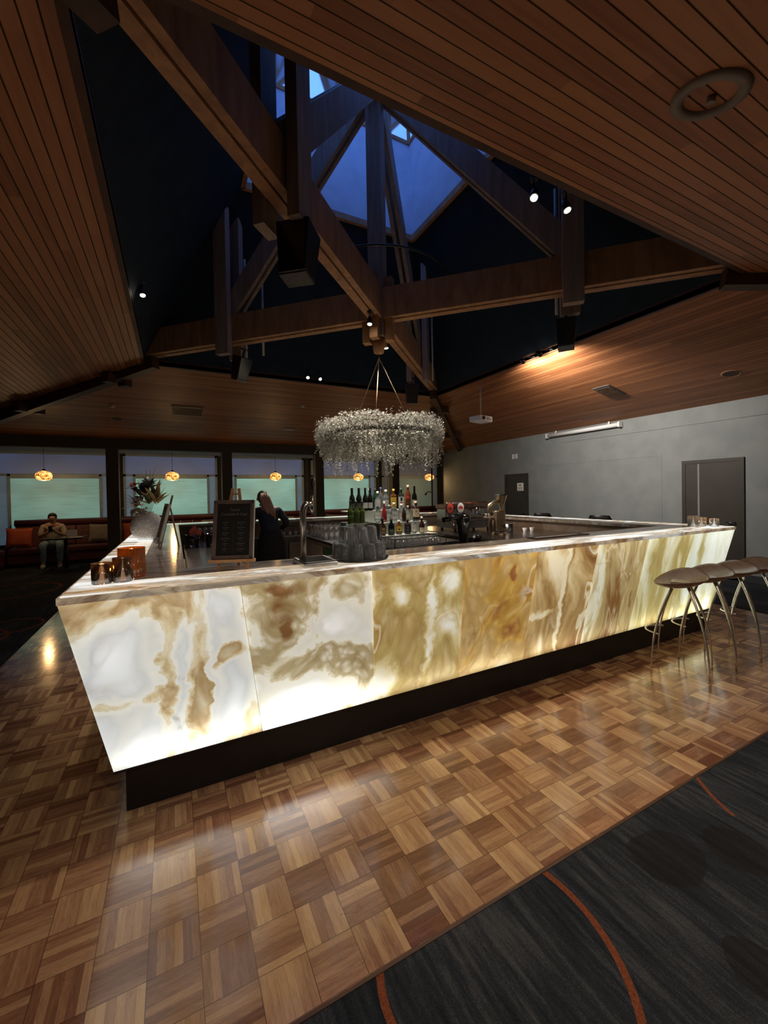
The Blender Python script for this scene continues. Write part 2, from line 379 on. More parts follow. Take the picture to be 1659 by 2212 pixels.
# ---------------------------------------------------------------- walls, sloping ceilings, roof light
def zfar(y): return OZ - (y - OY1) * (OZ - RZ) / (RY1 - OY1)
def znear(y): return OZ - (OY0 - y) * (OZ - RZ) / (OY0 - RY0)
def zright(x): return OZ - (x - OX1) * (OZ - RZ) / (RX1 - OX1)
def slab(name, pts, m, th=.06, nrm=(0, 0, 1)):
    n = Vector(nrm) * th
    lo = [Vector(p) for p in pts]; return struct(MB().hexa(lo, [p + n for p in lo]).build(name, m))
slab('ceiling', [(RX0, RY1, RZ), (RX1, RY1, RZ), (OX1, OY1, OZ), (OX0, OY1, OZ)], M['board_x'])
slab('ceiling', [(RX0, RY0, RZ), (RX1, RY0, RZ), (OX1, OY0, OZ), (OX0, OY0, OZ)], M['board_x'])
slab('ceiling', [(RX0, RY0, RZ), (RX0, RY1, RZ), (OX0, OY1, OZ), (OX0, OY0, OZ)], M['board_y'])
slab('ceiling', [(RX1, RY0, RZ), (RX1, RY1, RZ), (OX1, OY1, OZ), (OX1, OY0, OZ)], M['board_y'])
struct(MB().box(RX1, RY0, 0, RX1 + .15, RY1, RZ + .05).build('wall_right', M['wall']))
struct(MB().box(RX0 - .15, RY0, 0, RX0, 13.4, RZ + .05).build('wall_left', M['wall_dk']))
struct(MB().box(RX0 - .15, RY0 - .15, 0, RX1 + .15, RY0, RZ + .05).build('wall_near', M['wall_dk']))
struct(MB().box(RX0, 13.3, 0, 10.2, 13.45, 2.9).build('wall_far', M['wall_dk']))
struct(MB().box(10.0, 12.26, 0, 10.2, 13.3, 2.9).build('wall_alcove', M['wall_dk']))
struct(MB().box(RX1 + .15, 12.0, 0, 10.2, 12.26, 2.83).build('wall_alcove', M['wall_dk']))
struct(MB().box(RX0, 12.0, 2.83, 10.2, 12.26, RZ + .05).build('trim_2', M['lintel']))
struct(MB().box(RX0, 12.26, 2.83, 10.2, 13.45, 2.9).build('ceiling', M['wall']))
for i in range(-1, 4):
    x = -1.34 + 2.66 * i
    if i < 3 or x < 9: struct(MB().box(x - .13, 11.99, 0, x + .13, 12.26, 2.83).build('trim_3', M['lintel']))
struct(MB().box(RX1 - .02, RY0, 0, RX1, RY1, .12).build('baseboard_right', M['doordark']))
struct(MB().box(RX1 - .012, RY0, 2.79, RX1, 7.0, 2.83).build('trim_4', M['wall']))
b = MB()
for y0, y1 in ((4.66, 7.7),):
    b.box(RX1 - .005, y0 + .03, 2.26, RX1, y1 - .03, 2.29); b.box(RX1 - .005, y0 + .03, .3, RX1, y1 - .03, .33)
    b.box(RX1 - .005, y0, .3, RX1, y0 + .03, 2.29); b.box(RX1 - .005, y1 - .03, .3, RX1, y1, 2.29)
struct(b.build('trim_5', M['wall']))
# timber edge of the big square opening, and the dark painted roof above it
b = MB()
for x0, y0, x1, y1 in ((OX0 - .05, OY0 - .05, OX1 + .05, OY0), (OX0 - .05, OY1, OX1 + .05, OY1 + .05), (OX0 - .05, OY0, OX0, OY1), (OX1, OY0, OX1 + .05, OY1)):
    b.box(x0, y0, OZ - .012, x1, y1, OZ + .09)
struct(b.build('trim_6', M['trim']))
R1, R1Z, R2, R2Z, R3, R3Z, R4Z = 1.5, 6.3, 1.38, 7.9, 1.30, 8.75, 9.6
def sq(r, z): return [(CX - r, CY - r, z), (CX + r, CY - r, z), (CX + r, CY + r, z), (CX - r, CY + r, z)]
lo = [(OX0, OY0, OZ + .09), (OX1, OY0, OZ + .09), (OX1, OY1, OZ + .09), (OX0, OY1, OZ + .09)]
hi = sq(R1, R1Z); h2 = sq(R2, R2Z); h3 = sq(R3, R3Z)
for i in range(4):
    j = (i + 1) % 4
    struct(MB().quad(lo[i], lo[j], hi[j], hi[i]).build('ceiling', M['navy']))
    struct(MB().quad(hi[i], hi[j], h2[j], h2[i]).build('wall_shaft', M['shaft']))
b = MB()
for i in range(4):
    b.beam(hi[i], hi[(i + 1) % 4], .07, .10)
struct(b.build('trim_7', M['beam']))
# clerestory windows round the roof light, with timber bars, and the glazed cap
M['pane'] = glass('roof_glass', (.97, .98, 1))
for i in range(4):
    j = (i + 1) % 4; A, B, A3, B3 = map(Vector, (h2[i], h2[j], h3[i], h3[j]))
    w = struct(MB().beam(A, B, .05, .06).beam(A3, B3, .05, .06).build('window_%d' % (6 + i), M['beam']))
    fr = MB()
    for k in range(5):
        t = k / 4; fr.beam(A.lerp(B, t), A3.lerp(B3, t), .045, .045, up=(B - A))
    fr.build('window_bar', M['beam'], w)
    MB().quad(A, B, B3, A3).build('pane', M['pane'], w)
w = struct(MB().beam((CX - R3, CY - R3, R3Z), (CX, CY, R4Z), .05, .08).beam((CX + R3, CY - R3, R3Z), (CX, CY, R4Z), .05, .08)
           .beam((CX + R3, CY + R3, R3Z), (CX, CY, R4Z), .05, .08).beam((CX - R3, CY + R3, R3Z), (CX, CY, R4Z), .05, .08).build('window_10', M['beam']))
for i in range(4): MB().add([h3[i], h3[(i + 1) % 4], (CX, CY, R4Z)], [(0, 1, 2)]).build('pane', M['pane'], w)

# ---------------------------------------------------------------- window bays with blinds
def blind_mat(name, col, s):
    N = NT(name); st = N.noise(N.obj((1.2, 1, 34)), 1.5, 4, .6); b2 = N.noise(N.obj((.6, 1, .8)), 1.6, 2)
    t = N.math('ADD', N.math('MULTIPLY', st, .45), N.math('MULTIPLY', b2, .55))
    c = N.ramp(t, [(.36, tuple(q * .62 for q in col)), (.64, tuple(q * 1.15 for q in col))])
    d = N.n('ShaderNodeBsdfDiffuse', Color=(.3, .34, .33, 1))
    return N.done(N.n('ShaderNodeAddShader', i0=d, i1=N.n('ShaderNodeEmission', Color=c, Strength=s)))
bl_c = (.150, .335, .280); tr_c = (.030, .050, .115); sd_c = (.055, .12, .18)
M['winframe'] = pm('window_frame', (.34, .44, .55), (.28, .37, .47), 6, .5)
for i, (cx, s) in enumerate(((-2.69, .62), (-.03, .95), (2.63, 1.0), (5.29, .9), (7.95, .16))):
    mb_ = blind_mat('blind_%d' % i, bl_c, s); mt = blind_mat('transom_%d' % i, tr_c, s * .9 + .1); ms = blind_mat('side_%d' % i, sd_c, s * .75)
    Y = 13.27
    f = MB()
    for x in (-1.17, -.94, .94, 1.17): f.box(cx + x - .03, Y - .06, .5, cx + x + .03, Y, 2.83 if abs(x) > 1 else 2.26)
    f.box(cx - 1.2, Y - .06, 2.21, cx + 1.2, Y, 2.27); f.box(cx - 1.2, Y - .06, 2.77, cx + 1.2, Y, 2.83)
    f.box(cx - .02, Y - .02, .5, cx + .02, Y + .02, 2.22)
    w = struct(f.build('window_%d' % (i + 1), M['winframe']))
    MB().box(cx - .91, Y - .045, .6, cx + .91, Y - .035, 2.21).build('blind', mb_, w)
    MB().box(cx - .91, Y - .055, 2.15, cx + .91, Y - .02, 2.21).build('blind_cassette', M['winframe'], w)
    MB().box(cx - 1.14, Y - .03, 2.27, cx + 1.14, Y - .02, 2.77).build('transom_pane', mt, w)
    MB().box(cx - 1.14, Y - .03, .5, cx - .97, Y - .02, 2.21).build('side_pane', ms, w)
    MB().box(cx + .97, Y - .03, .5, cx + 1.14, Y - .02, 2.21).build('side_pane', ms, w)

# ---------------------------------------------------------------- doors and fittings of the right wall
def door(n, y0, y1, zt, m):
    d = struct(MB().box(RX1 - .03, y0, 0, RX1 + .01, y0 + .06, zt).box(RX1 - .03, y1 - .06, 0, RX1 + .01, y1, zt).box(RX1 - .028, y0 + .06, zt - .06, RX1 + .01, y1 - .06, zt).build('door_%d' % n, M['doorpaint']))
    MB().box(RX1 - .02, y0 + .06, 0, RX1, y1 - .06, zt - .06).build('door_leaf', m, d)
    MB().tube([(RX1 - .02, y0 + .13, 1.0), (RX1 - .07, y0 + .13, 1.0), (RX1 - .07, y0 + .24, 1.0)], .01).build('door_handle', M['steel_dk'], d)
    return d
d1 = door(1, 3.34, 4.29, 2.12, M['doorpaint'])
MB().box(RX1 - .026, 4.0, 0, RX1 - .018, 4.03, 2.05).build('door_rail', M['wall'], d1)
door(2, 8.08, 8.95, 2.10, M['doordark'])
sg = MB().box(RX1 - .035, 8.24, 1.62, RX1 - .021, 8.46, 1.84).build('door_sign', M['white'])
tag(sg, 'small white notice fixed on the dark door in the right wall', 'sign')
g = MB(); g.box(RX1 - .037, 8.31, 1.76, RX1 - .0355, 8.39, 1.80)
for z in (1.72, 1.69, 1.66): g.box(RX1 - .037, 8.27, z - .006, RX1 - .0355, 8.43, z + .006)
g.build('printed_lines', M['steel_dk'], sg)
for y in (8.50, 8.62):
    s_ = MB().box(RX1 - .02, y - .035, 2.53, RX1, y + .035, 2.66).build('switch_plate', M['white'])
    tag(s_, 'small white plate high on the wall above the dark door, ' + ('right' if y < 8.55 else 'left') + ' one of the pair', 'wall plate', 'white plates above the dark door')
t = thing('projector_screen', 'long white rolled projector screen case under the ceiling edge on the right wall', 'projector screen', (RX1 - .09, 6.4, 3.0))
MB().tube([(0, -.93, 0), (0, .93, 0)], .045, 14).build('case', M['white'], t)
for e in (-1, 1):
    MB().box(-.05, e * .95 - .02, -.055, .06, e * .95 + .02, .055).build('end_cap', M['white'], t)
    MB().beam((0, e * .7, .04), (.02, e * .7, .1), .03, .02).build('bracket', M['white'], t)

# ---------------------------------------------------------------- ceiling fittings
def on_slope(x, y, side):
    if side == 'far': z = zfar(y); n = Vector((0, -(OZ - RZ) / (RY1 - OY1), -1)).normalized()
    elif side == 'near': z = znear(y); n = Vector((0, (OZ - RZ) / (OY0 - RY0), -1)).normalized()
    else: z = zright(x); n = Vector((-(OZ - RZ) / (RX1 - OX1), 0, -1)).normalized()
    q = n.to_track_quat('Z', 'Y').to_matrix().to_4x4()
    return Matrix.Translation((x, y, z)) @ q
def slope_thing(name, label, cat, x, y, side, group=None):
    t = thing(name, label, cat, group=group); t.matrix_world = on_slope(x, y, side); return t
t = slope_thing('ceiling_speaker', 'large pale round ceiling ring with a dark centre in the boards overhead', 'ceiling light', 2.49, 1.1, 'near')
MB().lathe([(.115, .0), (.118, .018), (.15, .022), (.17, .014), (.172, -.005)], n=40).build('rim', M['rim'], t)
MB().lathe([(.0005, -.004), (.117, -.004)], n=32).build('recess', pm('recess', (.05, .03, .02), None, 9, .6), t)
MB().tube([(-.02, 0, 0), (-.02, 0, .03)], .02).build('lamp_cap', M['rim'], t)
for x, y, s, lab in ((-1.07, 10.62, 'far', 'pale ring speaker flush in the far ceiling boards at the left'), (7.58, 3.1, 'right', 'flush ring speaker in the right-hand ceiling boards')):
    t = slope_thing('ceiling_speaker', lab, 'ceiling speaker', x, y, s)
    MB().lathe([(.1, .0), (.11, .008), (.125, .004), (.126, -.004)], n=28).build('rim', M['beam'], t)
    MB().lathe([(.0005, .002), (.1, .003)], n=24).build('grille', M['trim'], t)
for x, y, s, lab in ((.3, 9.85, 'far', 'rectangular air vent box in the far ceiling boards'), (7.2, 4.8, 'right', 'dark rectangular air grille in the right-hand ceiling boards')):
    t = slope_thing('air_vent', lab, 'air vent', x, y, s)
    W_, H_ = (.31, .26) if s == 'far' else (.16, .26)
    MB().box(-W_, -H_, -.01, W_, H_, .012).build('panel', M['beam'] if s == 'far' else M['wall_dk'], t)
    b = MB()
    for k in range(9): b.box(-W_ + .02, -H_ + .03 + k * (2 * H_ - .06) / 9, .012, W_ - .02, -H_ + .045 + k * (2 * H_ - .06) / 9, .018)
    b.build('slats', M['trim'], t)
    if s == 'far': MB().box(-W_, H_ - .02, .0, W_, H_, .03).build('edge_strip', M['offwhite'], t)
t = slope_thing('emergency_light', 'short white batten light on the far ceiling boards', 'ceiling light', 2.7, 10.61, 'far')
MB().box(-.15, -.03, 0, .15, .03, .03).build('batten_body', M['offwhite'], t)
for x, y, lab in ((2.63, 9.06, 'tiny smoke detector on the far ceiling boards behind the wreath ropes'), (-1.08, 9.87, 'tiny white sensor on the far ceiling boards at the left')):
    t = slope_thing('smoke_detector', lab, 'smoke detector', x, y, 'far')
    MB().lathe([(.05, 0), (.05, .02), (.035, .035), (.0005, .037)], n=18).build('housing', M['offwhite'], t)
# projector
t = thing('projector', 'white ceiling projector hanging on a thin pole near the right-hand slope', 'projector', (5.5, 6.38, 3.06), .25)
MB().box(-.2, -.14, -.055, .2, .14, .055).build('casing', M['white'], t, .015)
MB().tube([(-.12, -.14, 0), (-.12, -.165, 0)], .035).build('lens', M['blackgloss'], t)
b = MB()
for k in range(6): b.box(.0 + k * .028, -.1425, -.03, .012 + k * .028, -.14, .03)
b.build('vent', M['steel_dk'], t)
MB().tube([(0, 0, .05), (0, 0, .74)], .013).build('pole', M['offwhite'], t)
MB().box(-.07, -.05, .05, .07, .05, .065).build('mounting_plate', M['offwhite'], t)

# ---------------------------------------------------------------- roof trusses
def truss(s, label):
    t = thing('roof_truss', label, 'roof truss', (CX, CY, 0)); D = Vector((1, s, 0)).normalized(); P = Vector((D.y, -D.x, 0))
    r2 = math.sqrt(2)
    def pt(o, z): return D * (o * r2) + Vector((0, 0, z))
    off = .0
    bz = 3.94
    b = MB(); b.beam(pt(-2.92, bz + .2), pt(2.92, bz + .2), .10, .40, off=-.045); b.build('bottom_chord', M['beam'], t)
    b = MB(); b.beam(pt(-2.92, bz + .21), pt(2.92, bz + .21), .07, .40, off=.055); b.build('bottom_chord', M['beam'], t)
    for e in (-1, 1):
        zk = (lambda o: OZ - (o - 2.9) * .205 - .10)
        MB().beam(pt(e * 2.75, OZ + .0), pt(e * 6.3, zk(6.3)), .14, .2).build('hip_rafter', M['trim'], t)
        for side in (-1, 1):
            q = pt(e * 1.70, 0) + P * (.155 * side)
            MB().beam(q + Vector((0, 0, 3.74)), q + Vector((0, 0, 5.93)), .10, .22, up=D).build('post', M['post'], t)
            MB().beam(pt(e * .1, 7.02) + P * .055 * side, pt(e * 1.72, 4.36) + P * .055 * side, .06, .28, up=(0, 0, 1)).build('rafter', M['post'], t)
            for o in (3.35, 4.9):
                c = pt(e * o, OZ - (o - 2.9) * .2 - .12) + P * .15 * side
                MB().beam(c - D * .08, c + D * .08, .14, .15).build('cleat', M['trim'], t)
    return t, pt, P, D
ta, pa, PA, DA = truss(1, 'timber roof truss running from the near corner to the far corner of the opening')
tb, pb, PB, DB = truss(-1, 'timber roof truss running from the left corner to the right corner of the opening')
t = thing('king_post', 'central timber king post where the two trusses cross', 'king post', (CX, CY, 0), PI / 4)
MB().beam((0, 0, 3.72), (0, 0, 7.15), .20, .20, up=(0, 1, 0)).build('shaft', M['post'], t)
b = MB()
for dx, dy in ((.16, 0), (-.16, 0), (0, .16), (0, -.16)): b.beam((dx, dy, 3.66), (dx, dy, 4.5), .11, .11, up=(0, 1, 0))
b.build('clamping_block', M['beam'], t)
MB().lathe([(.0005, 3.50), (.07, 3.52), (.085, 3.6), (.085, 3.72), (.0005, 3.72)], n=8).build('boss', M['beam'], t)
MB().tube([(0, 0, 3.5), (0, 0, 3.45)], .008).build('hook', M['steel_dk'], t)
# pale steel rods beside the posts
for (tt, o, sgn, lab) in ((pb, -1.62, -1, 'pale metal conduit up the left truss posts'), (pb, -1.40, 1, 'short pale metal conduit right of the left truss posts'), (pa, 1.85, 1, 'pale metal conduit down the far truss post'), (pb, 1.60, 1, 'pale conduit on the right truss post')):
    q = tt(o, 0); c = Vector((CX, CY, 0)) + q - (PB * .24 if tt is pb else PA * -.24)
    r = MB().tube([c + Vector((0, 0, 3.80)), c + Vector((0, 0, 5.35))], .018, 8).build('conduit', M['offwhite']); tag(r, lab, 'conduit')
hp = MB().tube([(CX + .96 * math.cos(a * PI / 32), CY + .96 * math.sin(a * PI / 32), 4.40) for a in range(65)], .014, 8, False).build('metal_hoop', M['black'])
tag(hp, 'thin black metal hoop lying around the king post on the crossed beams', 'hoop')

# ---------------------------------------------------------------- loudspeakers on the trusses
def pa_speaker(loc, rotz, lab, s=1.0, tilt=.2):
    t = thing('loudspeaker', lab, 'speaker', loc, rotz, 'black loudspeakers under the roof trusses')
    t.rotation_euler = (tilt, 0, rotz); w, h, d = .14 * s, .21 * s, .13 * s
    bt = [(-w * .8, -d * .8, -h), (w * .8, -d * .8, -h), (w * .8, d * .7, -h), (-w * .8, d * .7, -h)]
    tp = [(-w, -d, h), (w, -d, h), (w, d, h), (-w, d, h)]
    MB().hexa(bt, tp).build('cabinet', M['black'], t, .01)
    MB().hexa([(-w * .7, -d * .84, -h * .92), (w * .7, -d * .84, -h * .92), (w * .7, -d * .8, -h * .92), (-w * .7, -d * .8, -h * .92)],
              [(-w * .9, -d - .008, h * .9), (w * .9, -d - .008, h * .9), (w * .9, -d, h * .9), (-w * .9, -d, h * .9)]).build('grille', M['blackgloss'], t)
    MB().box(-w * .8, -d * .7, -h - .012, w * .8, d * .6, -h).build('base_plate', M['steel_dk'], t)
    MB().tube([(0, 0, h), (0, 0, h + .12)], .015).box(-.04, -.04, h + .1, .04, .04, h + .12).build('bracket', M['black'], t)
pa_speaker((.93, 3.24, 3.54), -.7, 'large black loudspeaker hanging under the nearest truss post', 1.0, -.12)
pa_speaker((.93, 6.42, 3.52), .5, 'black loudspeaker hanging under the left truss post', .8, .35)
pa_speaker((4.12, 6.75, 3.52), 2.8, 'black loudspeaker hanging under the far truss post behind the wreath', .85, -.1)
pa_speaker((4.28, 3.40, 3.50), 2.2, 'black loudspeaker hanging under the right truss post', .8, .2)

# ---------------------------------------------------------------- spotlights
M['lens'] = emit('lamp_lens', (1, .9, .74), 40)
def spot(loc, aim, lab, energy=60, cone=50, grp=None, on=True, color=(1, .86, .70), arm=.12, blend=.7, ax_=0.0):
    t = thing('spotlight', lab, 'spotlight', loc, 0, grp); d = (Vector(aim) - Vector(loc)).normalized()
    MB().tube([-d * .07, -d * .02, d * .03], [.022, .034, .036], 14).build('lamp_head', M['black'], t)
    MB().tube([d * .0305, d * .036], [.027, .025], 14).build('lens', M['lens'], t)
    MB().tube([(ax_, 0, arm), (ax_ * .1, 0, arm * .8), (0, 0, .03)], .007, 8).tube([(ax_, 0, arm), (ax_, 0, arm + .02)], .03, 12).build('stem', M['black'], t)
    if energy: lamp('SPOT', 'spot_light', d * .045, None, energy, color, .03, cone=cone, blend=blend, parent=t).rotation_euler = d.to_track_quat('-Z', 'Y').to_euler()
    return t
spot((2.27, 4.72, 3.80), (2.0, 4.4, 1.1), 'lit spotlight on a short track under the near beam by the king post', 260, 75, arm=.12)
spot((2.72, 5.14, 3.70), (3.3, 5.2, 1.1), 'lit spotlight just right of the king post boss above the wreath', 380, 95, arm=.18)
spot((-.28, 5.54, 4.0), (.2, 4.8, 1.1), 'lit spotlight at the left edge of the roof opening', 150, 50)
spot((2.64, 2.38, 3.99), (1.0, 1.3, 0), 'small lit spotlight high on the near edge, left one of two', 170, 110)
spot((3.02, 2.38, 4.01), (3.4, 1.2, 0), 'small lit spotlight high on the near edge, right one of two', 80, 95)
spot((2.36, 7.72, 3.90), (1.4, 5.0, 1.0), 'left of two dazzling spotlights on the far edge of the opening', 230, 60)
spot((2.60, 7.72, 3.90), (3.0, 5.0, 1.0), 'right of two dazzling spotlights on the far edge of the opening', 230, 60)
spot((5.12, 4.90, 3.73), (8.6, 5.7, 2.5), 'left of two dazzling spotlights on the right edge of the opening', 380, 120, arm=.10, blend=1, ax_=.26, color=(1, .93, .82))
spot((5.12, 4.55, 3.74), (8.6, 4.6, 2.5), 'right of two dazzling spotlights on the right edge of the opening', 300, 120, arm=.10, blend=1, ax_=.26, color=(1, .93, .82))
# ---------------------------------------------------------------- the backlit onyx bar
BX0, BX1, BY0, BY1, BZ = -.47, 5.56, 2.24, 7.70, 1.17
CW = .52
bar = thing('bar_counter', 'large square island bar with glowing backlit onyx panels and stone top on a black plinth', 'bar', (CX, CY, 0))
def L(x, y, z): return (x - CX, y - CY, z)
MB().box(*L(BX0 + .22, BY0 + .21, 0), *L(BX1 - .22, BY0 + .29, .235)).box(*L(BX0 + .22, BY1 - .29, 0), *L(BX1 - .22, BY1 - .21, .235)) \
    .box(*L(BX0 + .22, BY0 + .29, 0), *L(BX0 + .30, BY1 - .29, .235)).box(*L(BX1 - .30, BY0 + .29, 0), *L(BX1 - .22, BY1 - .29, .235)).build('plinth', M['black'], bar)
MB().box(*L(BX0 + .17, BY0 + .185, .222), *L(BX1 - .17, BY0 + .30, .236)).build('plinth_ledge', M['black'], bar)
WH, CR, TN, OC, BR = (.93, .92, .86), (.80, .73, .53), (.56, .44, .22), (.62, .36, .08), (.30, .15, .05)
sets = [
    ([(.22, (.92, .95, .99)), (.36, (.66, .69, .70)), (.45, (.84, .84, .78)), (.50, (.80, .71, .50)), (.55, (.62, .46, .26)), (.61, (.68, .60, .44)), (.70, (.58, .34, .10))], .01, .9, .35),
    ([(.24, (.95, .96, .95)), (.38, (.72, .71, .64)), (.46, (.82, .79, .68)), (.51, (.60, .54, .36)), (.58, (.74, .70, .58)), (.66, (.58, .52, .36)), (.76, (.30, .15, .05))], .01, 1.1, .35),
    ([(.34, (.86, .84, .74)), (.41, (.66, .56, .32)), (.48, (.46, .34, .11)), (.56, (.50, .36, .13)), (.64, (.62, .50, .26)), (.74, (.34, .16, .04))], .03, .7, .7),
    ([(.32, (.80, .72, .52)), (.42, (.62, .46, .22)), (.50, (.52, .34, .13)), (.58, (.60, .42, .17)), (.66, (.60, .36, .07)), (.76, (.34, .12, .03))], .02, .7, .5),
    ([(.32, (.78, .68, .46)), (.42, (.56, .40, .18)), (.50, (.40, .24, .08)), (.58, (.48, .31, .12)), (.66, (.32, .16, .045)), (.76, (.20, .08, .02))], .0, .8, .9),
    ([(.34, (.74, .72, .56)), (.43, (.58, .50, .28)), (.50, (.44, .31, .12)), (.58, (.54, .44, .22)), (.66, (.30, .15, .04)), (.76, (.18, .08, .02))], .01, .6, .4),
    ([(.34, (.76, .78, .64)), (.44, (.62, .58, .34)), (.52, (.46, .38, .13)), (.60, (.54, .46, .18)), (.68, (.36, .20, .05)), (.78, (.2, .09, .03))], .01, .5, .3),
    ([(.36, (.82, .88, .82)), (.47, (.68, .72, .54)), (.55, (.52, .48, .20)), (.64, (.58, .56, .34)), (.74, (.5, .36, .12))], -.02, .5, .3)]
seams = [BX0, .30, 1.07, 1.79, 2.49, 3.22, 3.95, 4.72, BX1]
def lerp(a, b, t): return a + (b - a) * t
def front_panel(i, side='front'):
    """leaning sheet: top at the counter edge, foot set back .17"""
    zt, zb, ins, th = 1.135, .237, .17, .02
    if side == 'front':
        xa, xb = seams[i], seams[i + 1]
        fb = lambda x: BX0 + ins + (x - BX0) * (BX1 - BX0 - 2 * ins) / (BX1 - BX0)
        t0, t1, b0, b1 = xa + .002, xb - .002, fb(xa) + .002, fb(xb) - .002
        o = [L(b0, BY0 + .01 + ins, zb), L(b1, BY0 + .01 + ins, zb), L(t1, BY0 + .01, zt), L(t0, BY0 + .01, zt)]
        inn = [(p[0], p[1] + th, p[2]) for p in o]
    return o, inn
def BL(i, lst):      # (u, v, ru, rv, weight): u across the slab, v up it
    xa, xb = seams[i] - CX, seams[i + 1] - CX
    if i == 0: xa += .1
    return [(xa + u * (xb - xa), .237 + v * .9, ru * (xb - xa), rv * .9, wt) for u, v, ru, rv, wt in lst]
BLOBS = [
    [(.22, .72, .26, .26, -.17), (.18, .15, .26, .22, -.18), (.93, .92, .13, .10, -.15), (.95, .28, .10, .24, -.16), (.15, .43, .28, .055, .12), (.47, .5, .05, .5, .10), (.62, .78, .14, .18, .05), (.70, .34, .09, .22, .18), (.92, .60, .10, .08, .20), (.80, .5, .03, .5, -.10), (.56, .45, .025, .5, -.10), (.3, .98, .3, .05, .07)],
    [(.10, .80, .10, .25, -.15), (.75, .62, .20, .25, -.13), (.55, .10, .45, .20, -.22), (.32, .96, .26, .06, .25), (.30, .78, .17, .14, .11), (.36, .64, .05, .10, .17), (.14, .52, .14, .07, .10), (.45, .42, .45, .12, .05), (.56, .72, .03, .16, .09)],
    [(.25, .82, .14, .12, -.16), (.86, .86, .12, .10, -.18), (.18, .12, .20, .16, -.18), (.20, .34, .10, .10, -.10), (.64, .5, .045, .8, -.13), (.55, .5, .03, .8, .06), (.85, .45, .14, .14, -.05)],
    [(.75, .80, .28, .22, -.10), (.30, .40, .3, .3, -.03), (.70, .82, .05, .08, .22), (.80, .20, .25, .2, .11), (.20, .88, .2, .14, .04), (.70, .06, .4, .06, -.06)],
    [(.48, .5, .035, .9, -.22), (.53, .5, .03, .9, .10), (.18, .42, .22, .03, -.18), (.12, .72, .14, .16, -.07), (.85, .6, .15, .5, .05), (.3, .1, .3, .12, -.09)],
    [(.35, .7, .28, .35, -.10), (.92, .5, .10, .8, .14), (.05, .5, .05, .9, .10), (.5, .15, .3, .15, -.06)],
    [(.25, .65, .14, .6, .10), (.62, .5, .22, .5, -.08), (.9, .3, .08, .6, .10)],
    [(.80, .5, .25, .7, -.14), (.25, .55, .08, .8, .14), (.45, .5, .12, .5, -.07)]]
for i in range(8):
    st, bias, ck, vn = sets[i]
    m = onyx('onyx_front_%d' % i, 1.7 + i * 1.93, st, (.50, .52, .60, .62, .62, .62, .62, .60)[i], scale=(2.0, 2.3, 2.4, 2.2, 2.6, 3.4, 3.4, 3.0)[i], stretch=(1, 1, (.6, .85, .6, .7, .5, .26, .26, .3)[i]), crack=ck, vein=vn, bias=bias, blobs=BL(i, BLOBS[i]), amp=(1.0, 1.0, 1.0, 1.0, 1.1, 1.1, 1.1, .9)[i])
    o, inn = front_panel(i)
    MB().add(o + inn, [(0, 1, 2, 3), (0, 4, 5, 1), (1, 5, 6, 2), (2, 6, 7, 3), (3, 7, 4, 0)]).build('onyx_panel', m, bar)
    xa, xb = seams[i] + .12 * (i == 0), seams[i + 1] - .12 * (i == 7)
    lamp('AREA', 'led_strip', L((xa + xb) / 2, BY0 + .255, .262), L((xa + xb) / 2, BY0 + .145, .50), (1.2, 2.6, .75, .7, .7, .5, 1.1, 1.6)[i], (1, .97, .9), xb - xa - .02, .03, parent=bar)
ms = onyx('onyx_side', 31, sets[0][0], .42, transl=0); mbk = onyx('onyx_back', 37, sets[2][0], .42, transl=0)
for k in range(7):
    ya, yb = lerp(BY0, BY1, k / 7) + (.04 if k == 0 else 0), lerp(BY0, BY1, (k + 1) / 7); f = lambda y: CY + (y - CY) * (BY1 - BY0 - .36) / (BY1 - BY0)
    for x, sg in ((BX0, 1), (BX1, -1)):
        o = [L(x + sg * .18, f(ya), .237), L(x + sg * .18, f(yb), .237), L(x + sg * .01, yb, 1.135), L(x + sg * .01, ya, 1.135)]
        MB().add(o + [(p[0] + sg * .02, p[1], p[2]) for p in o], [(0, 1, 2, 3), (0, 4, 5, 1), (1, 5, 6, 2), (2, 6, 7, 3), (3, 7, 4, 0), (7, 6, 5, 4)]).build('onyx_panel', ms, bar)
for k in range(8):
    xa, xb = lerp(BX0, BX1, k / 8), lerp(BX0, BX1, (k + 1) / 8); f = lambda x: CX + (x - CX) * (BX1 - BX0 - .36) / (BX1 - BX0)
    o = [L(f(xa), BY1 - .18, .237), L(f(xb), BY1 - .18, .237), L(xb, BY1 - .01, 1.135), L(xa, BY1 - .01, 1.135)]
    MB().add(o + [(p[0], p[1] - .02, p[2]) for p in o], [(0, 1, 2, 3), (0, 4, 5, 1), (1, 5, 6, 2), (2, 6, 7, 3), (3, 7, 4, 0), (7, 6, 5, 4)]).build('onyx_panel', mbk, bar)
# counter top: glowing outer band, unlit inner band
def top_mat(name, seed, s, bias=0):
    N = NT(name); v = N.obj((.55, 3.2, 1), (seed, seed * .7, 0)); w = N.noise(v, 1.2, 3, .5, out=1)
    v2 = N.n('ShaderNodeVectorMath', props={'operation': 'MULTIPLY_ADD'}, i0=w, i1=(.9, .9, .9), i2=v)
    n1 = N.noise(v2, 2.2, 6, .6); t = N.math('ADD', n1, bias)
    col = N.ramp(t, [(.34, (.93, .95, .93)), (.45, (.70, .68, .62)), (.50, (.30, .24, .18)), (.55, (.62, .50, .34)), (.60, (.20, .12, .07)), (.68, (.60, .34, .10)), (.78, (.10, .06, .035))])
    b = N.bsdf(N.mix(.4, col, (.25, .2, .17, 1)), .08, 0, None, .5)
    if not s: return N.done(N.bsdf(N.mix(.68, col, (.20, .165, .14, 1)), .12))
    return N.done(N.n('ShaderNodeAddShader', i0=b, i1=N.n('ShaderNodeEmission', Color=col, Strength=s)))
